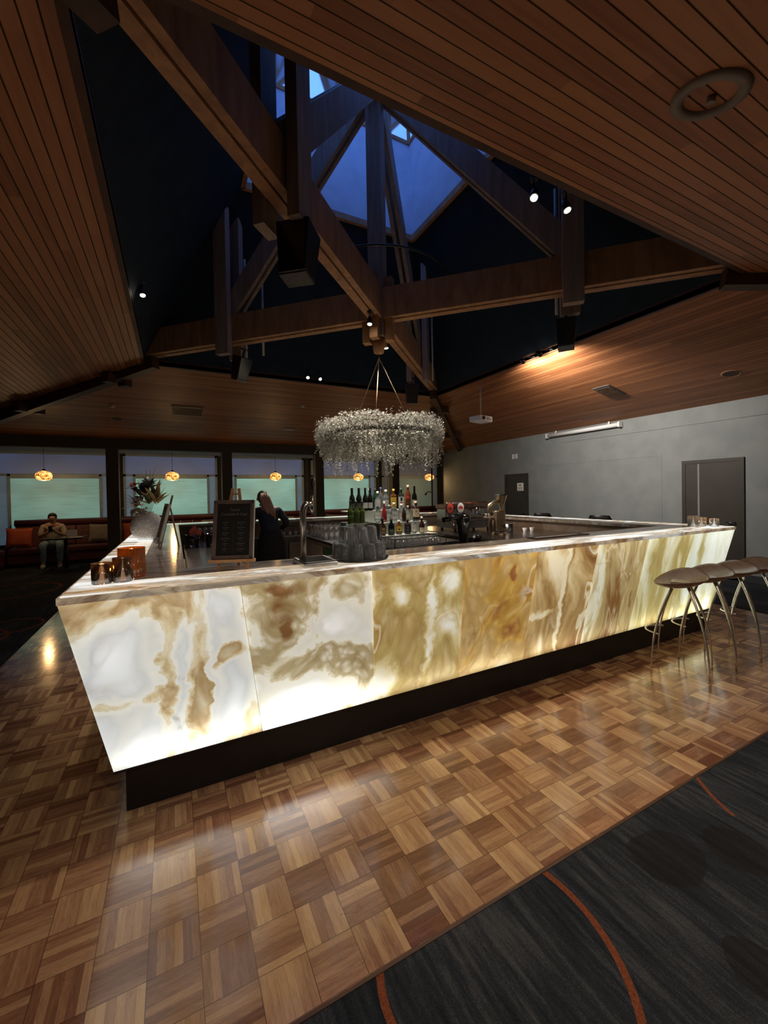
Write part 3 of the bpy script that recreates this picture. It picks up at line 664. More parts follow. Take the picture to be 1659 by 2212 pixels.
mt1, mt2, mt3 = top_mat('top_lit', 2.2, 1.0, -.02), top_mat('top_plain', 5.1, 0), top_mat('top_edge', 8.3, .5, .035)
LW = .27
def band(name, m, z0, z1, a, b_, bev=0):
    MB().box(*L(BX0 + a, BY0 + a, z0), *L(BX1 - a, BY0 + b_, z1)).build(name, m, bar)
    MB().box(*L(BX0 + a, BY1 - b_, z0), *L(BX1 - a, BY1 - a, z1)).build(name, m, bar)
    MB().box(*L(BX0 + a, BY0 + b_, z0), *L(BX0 + b_, BY1 - b_, z1)).build(name, m, bar)
    MB().box(*L(BX1 - b_, BY0 + b_, z0), *L(BX1 - a, BY1 - b_, z1)).build(name, m, bar)
band('edge_slab', mt3, 1.134, 1.166, 0, .012)
band('lit_top_slab', mt1, 1.134, BZ, .012, LW)
band('inner_top_slab', mt2, 1.134, BZ, LW, CW)
mi = onyx('inner_stone', 55, [(.3, (.5, .4, .33)), (.5, (.34, .24, .18)), (.7, (.22, .15, .11))], .0, transl=0, crack=.2, vein=.15)
band('inner_wall', mi, .62, 1.134, CW - .06, CW - .04)
MB().box(*L(BX0 + .46, BY0 + CW - .06, 0), *L(BX1 - .46, BY0 + CW - .04, .62)).build('inner_base', M['black'], bar)

# ---------------------------------------------------------------- work benches and island inside the bar
M['tile'] = pm('pale_tile', (.38, .42, .38), (.32, .36, .33), 4, .35)
M['darktop'] = pm('dark_top', (.07, .07, .075), (.05, .05, .055), 16, .18)
def bench(name, lab, x0, y0, x1, y1, z, m_top, m_body, lip=True, shelf=None):
    t = thing(name, lab, 'counter', ((x0 + x1) / 2, (y0 + y1) / 2, 0)); cx, cy = (x0 + x1) / 2, (y0 + y1) / 2
    w, d = (x1 - x0) / 2, (y1 - y0) / 2
    MB().box(-w, -d, z - .035, w, d, z).build('worktop', m_top, t)
    MB().box(-w + .03, -d + .03, .1, w - .03, d - .03, z - .035).build('cabinet', m_body, t)
    MB().box(-w + .05, -d + .05, 0, w - .05, d - .05, .1).build('kickboard', M['black'], t)
    return t, w, d
M['fridge_green'] = pm('green_door', (.10, .26, .14), (.06, .16, .10), 6, .4)  # plain green for the fridge doors, no emission
bt, w, d = bench('work_bench', 'stainless steel bench along the inside of the right counter under the coffee machine', 3.62, 3.55, 5.05, 7.1, 1.0, M['steel'], M['steel_dk'])
bt2, w, d = bench('work_bench', 'long steel back bench with glasses along the far inside of the bar', .15, 6.62, 2.9, 7.18, .93, M['steel_dk'], M['steel_dk'])
bt3, w, d = bench('work_bench', 'low dark bench inside the front left of the bar under the menu board', .12, 2.80, 3.3, 3.25, .86, M['darktop'], M['black'])
isl, w, d = bench('island_unit', 'dark-topped island cabinet in the middle of the bar carrying the bottles', 1.86, 4.42, 3.46, 6.5, .95, M['darktop'], M['tile'])
for x in (-.5, -.1, .3): MB().box(x, -d + .02, .2, x + .34, -d + .03, .85).build('cabinet_door', M['offwhite'], isl)
for y in (-.9, -.35, .2): MB().box(-w + .018, y, .18, -w + .03, y + .48, .86).build('fridge_door', M['fridge_green'] if y < 0 else M['offwhite'], isl)
fr = thing('bar_fridge', 'steel under-bench bar fridge beside the bartender at the back', 'fridge', (1.72, 6.86, 0))
# stepped bottle stand
st = thing('bottle_stand', 'pale tiled stepped stand holding three tiers of bottles', 'display stand', (2.65, 5.0, .95))
MB().box(-.36, -.42, 0, .52, -.16, .11).build('step', M['tile'], st)
MB().box(-.36, -.16, 0, .52, .09, .26).build('step', M['tile'], st)
MB().box(-.36, .09, 0, .52, .42, .42).build('step', M['tile'], st)
MB().box(-.56, .09, 0, -.36, .42, .26).build('side_step', M['steel_dk'], st)
MB().box(-.56, .02, .40, -.36, .42, .42).build('side_shelf', M['tile'], st)
MB().box(-.365, -.425, .0, -.33, .42, .28).build('corner_strip', M['steel'], st)
bpy.data.objects.remove(fr)
fr = thing('under_bench_fridge', 'steel under-bench fridge with pale door right of the bartender', 'fridge', (1.95, 6.86, 0))
MB().box(-.3, -.27, .1, .3, -.255, .84).build('door_front', M['steel'], fr)
MB().box(-.24, -.285, .78, .24, -.27, .80).build('door_handle', M['chrome'], fr)
MB().box(-.3, -.255, .02, .3, -.24, .1).build('kick_plate', M['steel_dk'], fr)

# ---------------------------------------------------------------- bottles
def bglass(name, c, sol): return glass(name, c, sol, c)
G = dict(dark=pm('bottle_dark', (.008, .010, .008), (.006, .008, .006), 30, .08), green=glass('bottle_green', (.25, .38, .10), .35, (.10, .15, .03)),
         dgreen=pm('bottle_dgreen', (.012, .04, .022), (.01, .03, .018), 20, .08), clear=glass('bottle_clear', (.82, .88, .9), .14, (.5, .56, .6)),
         amber=glass('bottle_amber', (.5, .2, .05), .45, (.20, .07, .02)), brown=pm('bottle_brown', (.03, .014, .01), (.02, .01, .007), 20, .1),
         red=glass('bottle_red', (.6, .05, .04), .5, (.35, .02, .02)), jdark=pm('bottle_jdark', (.012, .02, .012), (.01, .015, .01), 20, .15))
Lm = {}
def paint(c):
    if c not in Lm: Lm[c] = pm('paint_%d' % len(Lm), c, tuple(x * .85 for x in c), 40, .5)
    return Lm[c]
W_, CRM, YEL, RED, BLK, GLD, BLU, GRY = (.72, .72, .68), (.62, .52, .34), (.78, .5, .04), (.5, .04, .03), (.012, .012, .012), (.6, .42, .12), (.04, .10, .26), (.35, .35, .36)
def bottle(x, y, z, h, r, kind, g, cap, label, lab, marks=None):
    t = thing('bottle', lab, 'bottle', (x, y, z), -.4, None)
    if kind == 'wine': pr_ = [(r * .95, 0), (r, .01), (r, h * .52), (r * .85, h * .60), (r * .42, h * .72), (r * .36, h * .94), (r * .40, h * .95), (r * .40, h * .985), (r * .3, h)]
    elif kind == 'square': pr_ = [(r * .95, 0), (r, .008), (r, h * .66), (r * .9, h * .71), (r * .36, h * .77), (r * .33, h * .90), (r * .38, h * .91)]
    elif kind == 'round': pr_ = [(r * .8, 0), (r, h * .12), (r * 1.02, h * .42), (r * .8, h * .58), (r * .4, h * .68), (r * .30, h * .78), (r * .33, h * .9)]
    else: pr_ = [(r * .95, 0), (r, .008), (r, h * .58), (r * .82, h * .68), (r * .4, h * .77), (r * .34, h * .9), (r * .38, h * .91)]
    n = 4 if kind == 'square' else 16
    prof = [(.0005, 0)] + pr_
    if kind == 'square':
        b = MB(); b.lathe(prof, n=16, mod=lambda a, i: (min(1 / max(abs(math.cos(a)), abs(math.sin(a))), 1.25) * .95) if i < 5 else 1)
    else: b = MB().lathe(prof, n=n)
    b.build('glass_body', G[g], t)
    top = pr_[-1]
    if kind == 'wine': MB().lathe([(r * .385, h * .78), (r * .385, h * .95), (r * .42, h * .952), (r * .42, h), (.0005, h)], n=12).build('capsule', paint(cap), t)
    else: MB().lathe([(top[0] * 1.08, top[1] - .004), (top[0] * 1.08, h), (.0005, h)], n=12).build('cap', paint(cap), t)
    if label:
        c, z0, z1 = label; rr = r * 1.02; vs = []; n2 = 10
        for zz in (z0 * h, z1 * h):
            for k in range(n2 + 1):
                a = -PI / 2 - .95 + 1.9 * k / n2; q = rr * ((min(1 / max(abs(math.cos(a)), abs(math.sin(a))), 1.25) * .95) if kind == 'square' else 1)
                vs.append((q * math.cos(a), q * math.sin(a), zz))
        lb = MB().add(vs, [(k, k + 1, k + n2 + 2, k + n2 + 1) for k in range(n2)], True).build('paper_label', paint(c), t)
        if marks:
            zc = (z0 + z1) / 2 * h
            for (mc, dz, hh, ww) in marks:
                vs = []
                for zz in (zc + dz - hh / 2, zc + dz + hh / 2):
                    for k in range(5):
                        a = -PI / 2 - ww + 2 * ww * k / 4; q = rr * 1.012; vs.append((q * math.cos(a), q * math.sin(a), zz))
                MB().add(vs, [(k, k + 1, k + 6, k + 5) for k in range(4)], True).build('label_print', paint(mc), lb)
    return t
T3, T2, T1 = 1.37, 1.21, 1.06
for i, (x, y) in enumerate(((2.13, 5.10), (2.20, 5.22), (2.24, 5.12), (2.29, 5.26))):
    pass
wines = [(2.15, 5.12, 'dark wine bottle at the left end of the top tier'), (2.21, 5.28, 'dark wine bottle second from the left on the top tier, set back'), (2.255, 5.14, 'dark wine bottle third from the left on the top tier'), (2.32, 5.27, 'dark wine bottle at the back of the left cluster, beside a foil-topped one'), (2.345, 5.12, 'dark wine bottle with pale neck mark and white label in the left cluster'), (2.425, 5.13, 'dark wine bottle with white label at the right of the dark cluster')]
for i, (x, y, lab) in enumerate(wines):
    z = 1.37
    bottle(x, y, z, .32, .037, 'wine', 'dark', BLK, ((.5, .5, .5), .12, .36) if i >= 4 else ((.05, .05, .05), .12, .34), lab)
top = [(2.49, 5.30, .31, .032, 'tall', 'clear', GRY, (W_, .2, .45), 'slim clear bottle behind the white-labelled one on the top tier', None),
       (2.535, 5.12, .27, .043, 'round', 'clear', W_, ((.66, .68, .7), .15, .55), 'squat clear bottle with a big pale label on the top tier', [(GRY, 0, .006, .5)]),
       (2.59, 5.31, .31, .038, 'tall', 'dgreen', BLK, None, 'dark green bottle at the back of the top tier', None),
       (2.68, 5.31, .33, .035, 'tall', 'clear', BLU, None, 'tall clear bottle with a blue cap behind on the top tier', None),
       (2.67, 5.13, .29, .045, 'tall', 'clear', W_, ((.5, .55, .62), .2, .5), 'frosted clear spirit bottle in the middle of the top tier', [(GRY, .01, .008, .4)]),
       (2.795, 5.13, .30, .042, 'square', 'amber', YEL, (YEL, .15, .6), 'rum bottle with yellow cap and large yellow label', [(BLK, 0, .01, .5), (BLK, -.02, .005, .4)]),
       (2.915, 5.12, .31, .043, 'square', 'jdark', (.02, .06, .03), (W_, .08, .60), 'dark green square bottle with white label and red band', [((.02, .06, .04), .045, .05, .4), (RED, -.005, .016, .75)]),
       (3.035, 5.13, .355, .042, 'tall', 'amber', CRM, (RED, .42, .60), 'whisky bottle with a slanting red label and cork top', [(GLD, 0, .005, .5)]),
       (3.145, 5.13, .34, .040, 'wine', 'dark', BLK, ((.55, .55, .5), .14, .40), 'dark bottle with a white label at the right end of the top tier', [(GRY, 0, .008, .5)])]
for (x, y, h, r, k, g, cp_, lb, lab, mk) in top: bottle(x, y, 1.37, h, r, k, g, cp_, lb, lab, mk)
for x, y, zz, lab in ((2.12, 4.98, .95, 'leftmost green wine bottle standing beside the stand'), (2.165, 5.02, .95, 'middle green wine bottle standing beside the stand'), (2.215, 4.97, .95, 'right green wine bottle standing beside the stand')):
    pass
for k, (x, lab) in enumerate(((2.07, 'leftmost green wine bottle on the lower left step'), (2.155, 'middle green wine bottle on the lower left step'), (2.24, 'right green wine bottle on the lower left step'))):
    bottle(x if k == 0 else x, 5.0 if k == 0 else 5.0, 1.21, .30 if k else .31, .038, 'wine', 'green', (.04, .06, .02) if k else BLK, None, lab)
sh = MB().box(-.62, -.06, .25, -.37, .085, .26).build('side_shelf', M['glass'], st)
mid = [(2.46, 4.97, .23, .045, 'round', 'clear', BLK, (W_, .25, .62), 'round clear gin bottle with white label at the left of the middle tier', [(GRY, 0, .008, .5)]),
       (2.575, 5.0, .285, .036, 'round', 'red', CRM, None, 'red liqueur bottle behind the middle tier', None),
       (2.60, 4.90, .24, .04, 'tall', 'clear', GRY, ((.6, .62, .6), .15, .5), 'clear bottle with mottled white label in the middle tier', [(GRY, -.01, .01, .4)]),
       (2.70, 4.95, .27, .043, 'square', 'clear', W_, ((.64, .62, .62), .15, .55), 'square clear rum bottle with white cap and white label', [(BLK, .0, .008, .5)]),
       (2.82, 4.95, .25, .042, 'tall', 'clear', W_, ((.62, .56, .58), .15, .50), 'clear vodka bottle with pinkish white label right of centre', [(GRY, .0, .01, .5)]),
       (2.93, 4.96, .22, .036, 'round', 'clear', GRY, (CRM, .2, .45), 'small clear bottle with cream label in the middle tier', None),
       (3.06, 4.96, .28, .048, 'square', 'brown', CRM, (CRM, .2, .62), 'liqueur bottle with a big cream label and tall neck', [(BLK, .02, .02, .12), (GLD, -.02, .006, .6)])]
for (x, y, h, r, k, g, cp_, lb, lab, mk) in mid: bottle(x, y, 1.21, h, r, k, g, cp_, lb, lab, mk)
bottle(2.83, 4.90, 1.21, .20, .03, 'tall', 'brown', BLK, None, 'small brown bottle squeezed between the clear ones in the middle tier')
low = [(2.40, 4.72, .235, .048, 'round', 'brown', BLK, ((.20, .09, .03), .12, .45), 'dark coffee liqueur bottle with brown label, first in the lowest tier', [(CRM, .02, .01, .6)]),
       (2.52, 4.70, .215, .042, 'tall', 'dark', BLK, ((.02, .05, .03), .15, .40), 'black bottle with a dark green label, second in the lowest tier', [(GLD, 0, .006, .5)]),
       (2.645, 4.72, .19, .040, 'tall', 'amber', W_, (YEL, .22, .60), 'golden rum bottle with a bright yellow label in the lowest tier', [(BLK, -.008, .02, .3)]),
       (2.765, 4.70, .20, .044, 'square', 'brown', BLK, (BLK, .1, .58), 'square whiskey bottle with black label in the lowest tier', [(GRY, .02, .006, .5), (GRY, -.01, .006, .5)]),
       (2.875, 4.72, .23, .040, 'round', 'clear', BLK, (W_, .14, .5), 'clear bottle with a white oval label in the lowest tier', [(GRY, 0, .008, .3)]),
       (2.985, 4.69, .225, .040, 'round', 'brown', W_, (CRM, .05, .35), 'dark bottle with cream label and white pourer at the right of the lowest tier', None),
       (3.07, 4.74, .14, .026, 'tall', 'clear', W_, (W_, .1, .6), 'small white-capped bottle at the right end of the lowest tier', None)]
for (x, y, h, r, k, g, cp_, lb, lab, mk) in low: bottle(x, y, 1.06, h, r, k, g, cp_, lb, lab, mk)

# ---------------------------------------------------------------- glasses
def tumbler(loc, lab, grp, h=.105, r=.039):
    o = MB().lathe([(r, 0), (r * .99, .004), (r * .80, h * .93), (r * .70, h), (.0005, h)], n=16)
    g = o.build('tumbler', M['glass']); g.location = loc; return tag(g, lab, 'glass', grp)
def wineglass(loc, lab, grp, up=True, s=1.0):
    pr_ = [(.0005, .0), (.034, .002), (.005, .008), (.004, .075), (.012, .085), (.034, .115), (.037, .15), (.030, .185)]
    if not up: pr_ = [(r_, .187 - z_) for r_, z_ in reversed(pr_)]
    g = MB().lathe([(a * s, b_ * s) for a, b_ in pr_], n=12).build('wine_glass', M['glass']); g.location = loc; return tag(g, lab, 'glass', grp)
ORD = ['first', 'second', 'third', 'fourth', 'fifth', 'sixth', 'seventh', 'eighth', 'ninth', 'tenth', 'eleventh', 'twelfth', 'thirteenth', 'fourteenth', 'fifteenth']
def copies(src, pts, stem=None, nrow=None, col='from the left'):
    for k, p in enumerate([src.location.copy()] + list(pts)):
        c = src
        if k: c = src.copy(); C.objects.link(c); c.location = p
        if stem: c['label'] = stem + (', %s row from the front, %s %s' % (ORD[k % nrow], ORD[k // nrow], col) if nrow else ', %s %s' % (ORD[k], col))
TX, TY = 1.10, 2.52
tr = MB().lathe([(.0005, 0), (.195, 0), (.20, .012), (.195, .014), (.19, .004), (.0005, .004)], n=40).build('round_tray', M['black']); tr.location = (TX, TY, BZ)
tag(tr, 'round black tray of upturned tumblers on the front counter', 'tray')
ring = [(TX + .148 * math.cos(a), TY + .148 * math.sin(a), BZ + .005) for a in [2 * PI * k / 11 + .25 for k in range(11)]] + [(TX + .062 * math.cos(a), TY + .062 * math.sin(a), BZ + .005) for a in [2 * PI * k / 4 + .3 for k in range(4)]]
g0 = tumbler(ring[0], 'clear tumbler upside down in the lower layer on the black tray', 'tumblers on the tray, lower layer'); copies(g0, ring[1:], 'upturned tumbler in the lower tray layer', None, 'counting round from the right')
up_ = [(TX + .095 * math.cos(a), TY + .095 * math.sin(a), BZ + .112) for a in [2 * PI * k / 7 + .1 for k in range(7)]] + [(TX, TY, BZ + .112)]
g1 = tumbler(up_[0], 'clear tumbler upside down in the upper layer on the black tray', 'tumblers on the tray, upper layer'); copies(g1, up_[1:], 'upturned tumbler in the upper tray layer', None, 'counting round from the right')
# stemmed glasses on the island and back bench
pts = [(1.93 + .085 * i + .03 * (j % 2), 5.62 + .085 * j, .95) for i in range(7) for j in range(10)]
g2 = wineglass(pts[0], 'upturned wine glass in the dense rows on the left of the island', 'wine glasses on the island', False, .95); copies(g2, pts[1:], 'upturned wine glass on the island', 10)
pts = [(.24 + .088 * i, 6.80 + .09 * j, .93) for i in range(9) for j in range(4)]
g3 = wineglass(pts[0], 'wine glass standing in rows on the steel back bench behind the menu board', 'wine glasses on the back bench', True, 1.05); copies(g3, pts[1:], 'wine glass on the back bench', 4)
hang = [(1.55 + .095 * i, 6.98, 1.0 - .04) for i in range(12)]
rk = thing('glass_rail', 'dark rail with hanging glasses under the far counter right of the bartender', 'rack', (2.1, 7.0, 1.08))
MB().tube([(-.62, .05, 0), (.6, .05, 0)], .008, 8).tube([(-.62, -.08, 0), (.6, -.08, 0)], .008, 8).build('rail', M['black'], rk)
b = MB()
for i in range(12): b.beam((-.55 + .1 * i, -.1, .0), (-.55 + .1 * i, .12, .0), .012, .01)
b.build('hanger', M['black'], rk)
g4 = wineglass((1.55, 6.96, .90), 'wine glass hanging upside down from the dark rail by the bartender', 'hanging wine glasses', False, .9); copies(g4, [(1.65 + .1 * i, 6.96, .90) for i in range(9)], 'wine glass hanging from the dark rail by the bartender', None)
# wire stand with rocks glasses
wr = thing('wire_rack', 'black wire rack over upturned glasses in front of the bottles', 'rack', (2.60, 4.25, .0))
fx0, fx1, fy0, fy1, fz = -.37, .34, -.17, .19, 1.075
b = MB()
for p, q in (((fx0, fy0), (fx1, fy0)), ((fx1, fy0), (fx1, fy1)), ((fx1, fy1), (fx0, fy1)), ((fx0, fy1), (fx0, fy0))): b.tube([(*p, fz), (*q, fz)], .006, 6); b.tube([(*p, .985), (*q, .985)], .004, 6)
b.build('wire_frame', M['black'], wr)
for p in ((fx0, fy0), (fx1, fy0), (fx1, fy1), (fx0, fy1)): MB().tube([(*p, .862), (*p, fz)], .005, 6).build('leg', M['black'], wr)
sb = thing('speed_bench', 'low steel bench under the black wire rack', 'counter', (2.62, 4.18, 0))
MB().box(-.55, -.22, .83, .55, .23, .86).build('worktop', M['steel_dk'], sb); MB().box(-.52, -.2, 0, .52, .2, .83).build('cabinet', M['black'], sb)
pts = [(2.60 + fx0 + .06 + .083 * i, 4.25 + fy0 + .06 + .083 * j, .861) for i in range(8) for j in range(4)]
g5 = tumbler(pts[0], 'rocks glass upside down in the lower layer inside the black wire rack', 'rocks glasses in the wire rack, lower layer', .1, .038); copies(g5, pts[1:], 'lower rocks glass in the wire rack', 4)
g6 = tumbler((0, 0, 0), 'rocks glass upside down in the upper layer inside the black wire rack', 'rocks glasses in the wire rack, upper layer', .1, .038); g6.location = (pts[0][0], pts[0][1], .962); copies(g6, [(p[0], p[1], .962) for p in pts[1:]], 'upper rocks glass in the wire rack', 4)

# ---------------------------------------------------------------- beer tap on the counter
t = thing('beer_tap', 'slim curved chrome beer tap with tall black handle on the front counter', 'beer tap', (.76, 2.66, BZ))
pts = [(0, 0, 0), (0, 0, .30)] + [(.035 - .035 * math.cos(a), 0, .30 + .045 * math.sin(a) * 1.6) for a in [PI / 2 * k / 6 for k in range(1, 7)]]
MB().tube(pts, [.021] * 2 + [.021] * 6, 16).build('column', M['steel'], t)
MB().lathe([(.034, 0), (.032, .012), (.022, .02)], n=20).build('base_collar', M['steel'], t)
MB().tube([(.03, 0, .372), (.062, 0, .372)], .018, 14).tube([(.062, 0, .41), (.062, 0, .345), (.064, -.005, .30)], [.012, .014, .008], 12).build('faucet', M['chrome'], t)
MB().tube([(.062, 0, .40), (.064, 0, .43)], [.008, .01], 10).build('handle_stem', M['chrome'], t)
MB().tube([(.064, 0, .43), (.070, 0, .50), (.078, 0, .545)], [.011, .013, .015], 8).build('handle', M['black'], t)
t = thing('drip_tray', 'black slotted drip tray with steel rim in front of the curved tap', 'drip tray', (.775, 2.47, BZ), 0)
MB().box(-.105, -.13, 0, .105, .13, .026).build('tray_body', M['steel'], t, .004)
MB().box(-.10, -.125, .026, .10, .125, .031).build('grille', M['black'], t)
b = MB()
for k in range(14): b.box(-.085, -.108 + k * .016, .031, .085, -.101 + k * .016, .033)
b.build('slats', M['blackgloss'], t)

# ---------------------------------------------------------------- double beer font with badges
t = thing('beer_font', 'glossy black beer font with round badges rising behind the front counter', 'beer tap', (2.33, 2.96, .86))
MB().lathe([(.06, 0), (.055, .03), (.034, .10), (.034, .25), (.05, .38), (.066, .47), (.066, .52), (.05, .545), (.0005, .555)], n=24).build('column', M['blackgloss'], t)
MB().tube([(.03, 0, .50), (-.09, .0, .52), (-.22, .0, .50)], [.04, .03, .024], 14).build('arm', M['blackgloss'], t)
for x, c1, c2 in ((-.17, (.62, .06, .03), (.06, .02, .02)), (-.055, (.85, .85, .82), (.55, .05, .06))):
    h = MB().tube([(x, -.02, .50), (x, -.03, .58)], .008, 8).build('tap_handle', M['black'], t)
    lens_ = [(.0005, .0), (.036, .0), (.038, .006), (.036, .012), (.0005, .012)]
    Mx = Matrix.Translation((x, -.03, .605)) @ Matrix.Rotation(PI / 2, 4, 'X') @ Matrix.Diagonal((1, 1.25, 1, 1))
    MB().lathe(lens_, n=28).mv(Matrix.Translation((x, -.022, .605)) @ Matrix.Rotation(PI / 2, 4, 'X') @ Matrix.Diagonal((1.12, 1.38, 1, 1))).build('badge_rim', M['black'], h)
    MB().lathe(lens_, n=28).mv(Matrix.Translation((x, -.024, .605)) @ Matrix.Rotation(PI / 2, 4, 'X') @ Matrix.Diagonal((1, 1.25, 1, 1))).build('badge', paint(c1), h)
    b = MB()
    if x < -.1:
        b.add([(x - .022, -.037, .612), (x - .008, -.037, .604), (x, -.037, .618), (x + .008, -.037, .604), (x + .022, -.037, .612), (x + .006, -.037, .588), (x - .006, -.037, .588)], [(0, 6, 5, 4, 3, 2, 1)])
    else:
        b.box(x - .024, -.038, .592, x + .024, -.0365, .612); b.add([(x - .024, -.037, .612), (x, -.037, .626), (x + .024, -.037, .612)], [(0, 1, 2)])
    b.build('emblem', paint(c2), h)
    MB().tube([(x, -.03, .50), (x, -.075, .49), (x, -.085, .45)], [.010, .009, .006], 10).build('spout', M['chrome'], t)
t = thing('beer_font', 'short dark tapering font to the right of the badged beer font', 'beer tap', (2.50, 2.97, .86))
MB().lathe([(.04, 0), (.035, .05), (.03, .20), (.042, .31), (.046, .34), (.0005, .35)], n=20).build('column', M['brown'] if 'brown' in M else M['blackgloss'], t)
MB().tube([(0, 0, .33), (-.08, -.02, .32)], [.016, .01], 10).build('nozzle', M['chrome'], t)

# ---------------------------------------------------------------- coffee machine, grinder, bits on the right bench
t = thing('espresso_machine', 'low steel and bronze two-group espresso machine on the right bench', 'coffee machine', (4.12, 5.2, 1.0), -.10)
M['bronze'] = pm('bronze', (.30, .20, .15), (.22, .15, .11), 12, .3, .9)
MB().box(-.36, -.24, .05, .36, .26, .17).build('base', M['steel_dk'], t, .01)
MB().box(-.36, -.02, .17, .36, .26, .36).build('body', M['steel'], t, .015)
MB().tube([(-.38, -.05, .40), (.38, -.05, .40)], .055, 18).build('boiler_cover', M['bronze'], t)
MB().box(-.38, -.06, .34, .38, .28, .42).build('top_panel', M['bronze'], t, .02)
for x in (-.18, .16):
    MB().tube([(x, -.12, .36), (x, -.12, .27)], [.045, .038], 16).build('group_head', M['chrome'], t)
    MB().tube([(x, -.14, .27), (x, -.30, .25)], [.014, .018], 10).build('portafilter', M['black'], t)
MB().box(-.33, -.24, .17, .33, -.02, .185).build('drip_grille', M['chrome'], t)
for x in (-.32, .32): MB().tube([(x, -.12, .36), (x, -.17, .30), (x, -.16, .20)], .007, 8).build('steam_wand', M['chrome'], t)
for x in (-.3, .3):
    for y in (-.2, .2): MB().tube([(x, y, 0), (x, y, .05)], .02, 10).build('foot', M['black'], t)
t = thing('coffee_grinder', 'tall gold and steel coffee grinder with a cone hopper', 'coffee grinder', (4.06, 4.36, 1.0), .0)
M['gold'] = pm('champagne', (.62, .52, .36), (.5, .42, .28), 14, .28, .85)
MB().lathe([(.10, 0), (.10, .02), (.075, .04)], n=24).build('base', M['gold'], t)
MB().box(-.055, -.05, .03, .085, .06, .34).build('body', M['gold'], t, .02)
MB().lathe([(.018, .34), (.02, .36), (.082, .545), (.086, .55), (.082, .553)], (.045, 0, 0), 28).build('hopper', M['gold'], t)
MB().lathe([(.088, .55), (.088, .565), (.0005, .57)], (.045, 0, 0), 28).build('lid', M['black'], t)
MB().tube([(.02, 0, .48), (-.08, 0, .455), (-.16, 0, .41), (-.17, 0, .34), (-.12, 0, .29)], [.028, .033, .036, .034, .03], 14).build('arm', M['gold'], t)
MB().lathe([(.05, .05), (.05, .20), (.03, .24)], (-.13, -.0, .0), 20).build('doser', M['bronze'], t)
MB().tube([(0, -.05, .14), (0, -.10, .13)], [.012, .02], 10).tube([(.05, -.055, .1), (.05, -.07, .1)], .018, 12).build('dosing_fork', M['chrome'], t)
t = thing('knock_box', 'dark round knock box beside the coffee grinder', 'knock box', (4.38, 4.5, 1.0))
MB().lathe([(.06, 0), (.065, .13), (.058, .13), (.05, .02), (.0005, .02)], n=24).build('bin', M['steel_dk'], t); MB().tube([(-.055, 0, .11), (.055, 0, .11)], .009, 10).build('knock_bar', M['black'], t)
c0 = MB().lathe([(.022, 0), (.036, .06), (.033, .06), (.02, .006), (.0005, .006)], n=18).build('cup', M['white']); c0.location = (4.62, 4.42, 1.0); tag(c0, 'white cup on the steel bench, left of two', 'cup')
c1 = c0.copy(); C.objects.link(c1); c1.location = (4.74, 4.40, 1.0); c1['label'] = 'white cup on the steel bench, right of two'
bk = thing('paper_pile', 'pale yellow papers on a dark folder below the steel bench inside the bar', 'papers', (3.30, 3.58, .82), .1)
MB().box(-.2, -.15, 0, .2, .15, .02).build('folder', paint(BLU), bk); MB().box(-.17, -.12, .02, .17, .13, .035).build('sheets', paint((.6, .5, .22)), bk)
sb2 = thing('low_shelf', 'low dark shelf beside the steel bench holding papers', 'shelf', (3.30, 3.6, 0))
MB().box(-.3, -.3, .79, .3, .3, .82).build('board', M['darktop'], sb2); MB().box(-.28, -.28, 0, .28, .28, .79).build('cabinet', M['black'], sb2)
mt_ = MB().box(-.36, -.055, 0, .36, .055, .008).build('bar_mat', M['black']); mt_.location = (3.22, 2.66, BZ); mt_.rotation_euler = (0, 0, .0); tag(mt_, 'long black rubber bar mat on the front counter right of the font', 'bar mat')
MB().box(-.32, -.012, .008, .25, .012, .0095).build('printed_band', M['offwhite'], mt_)
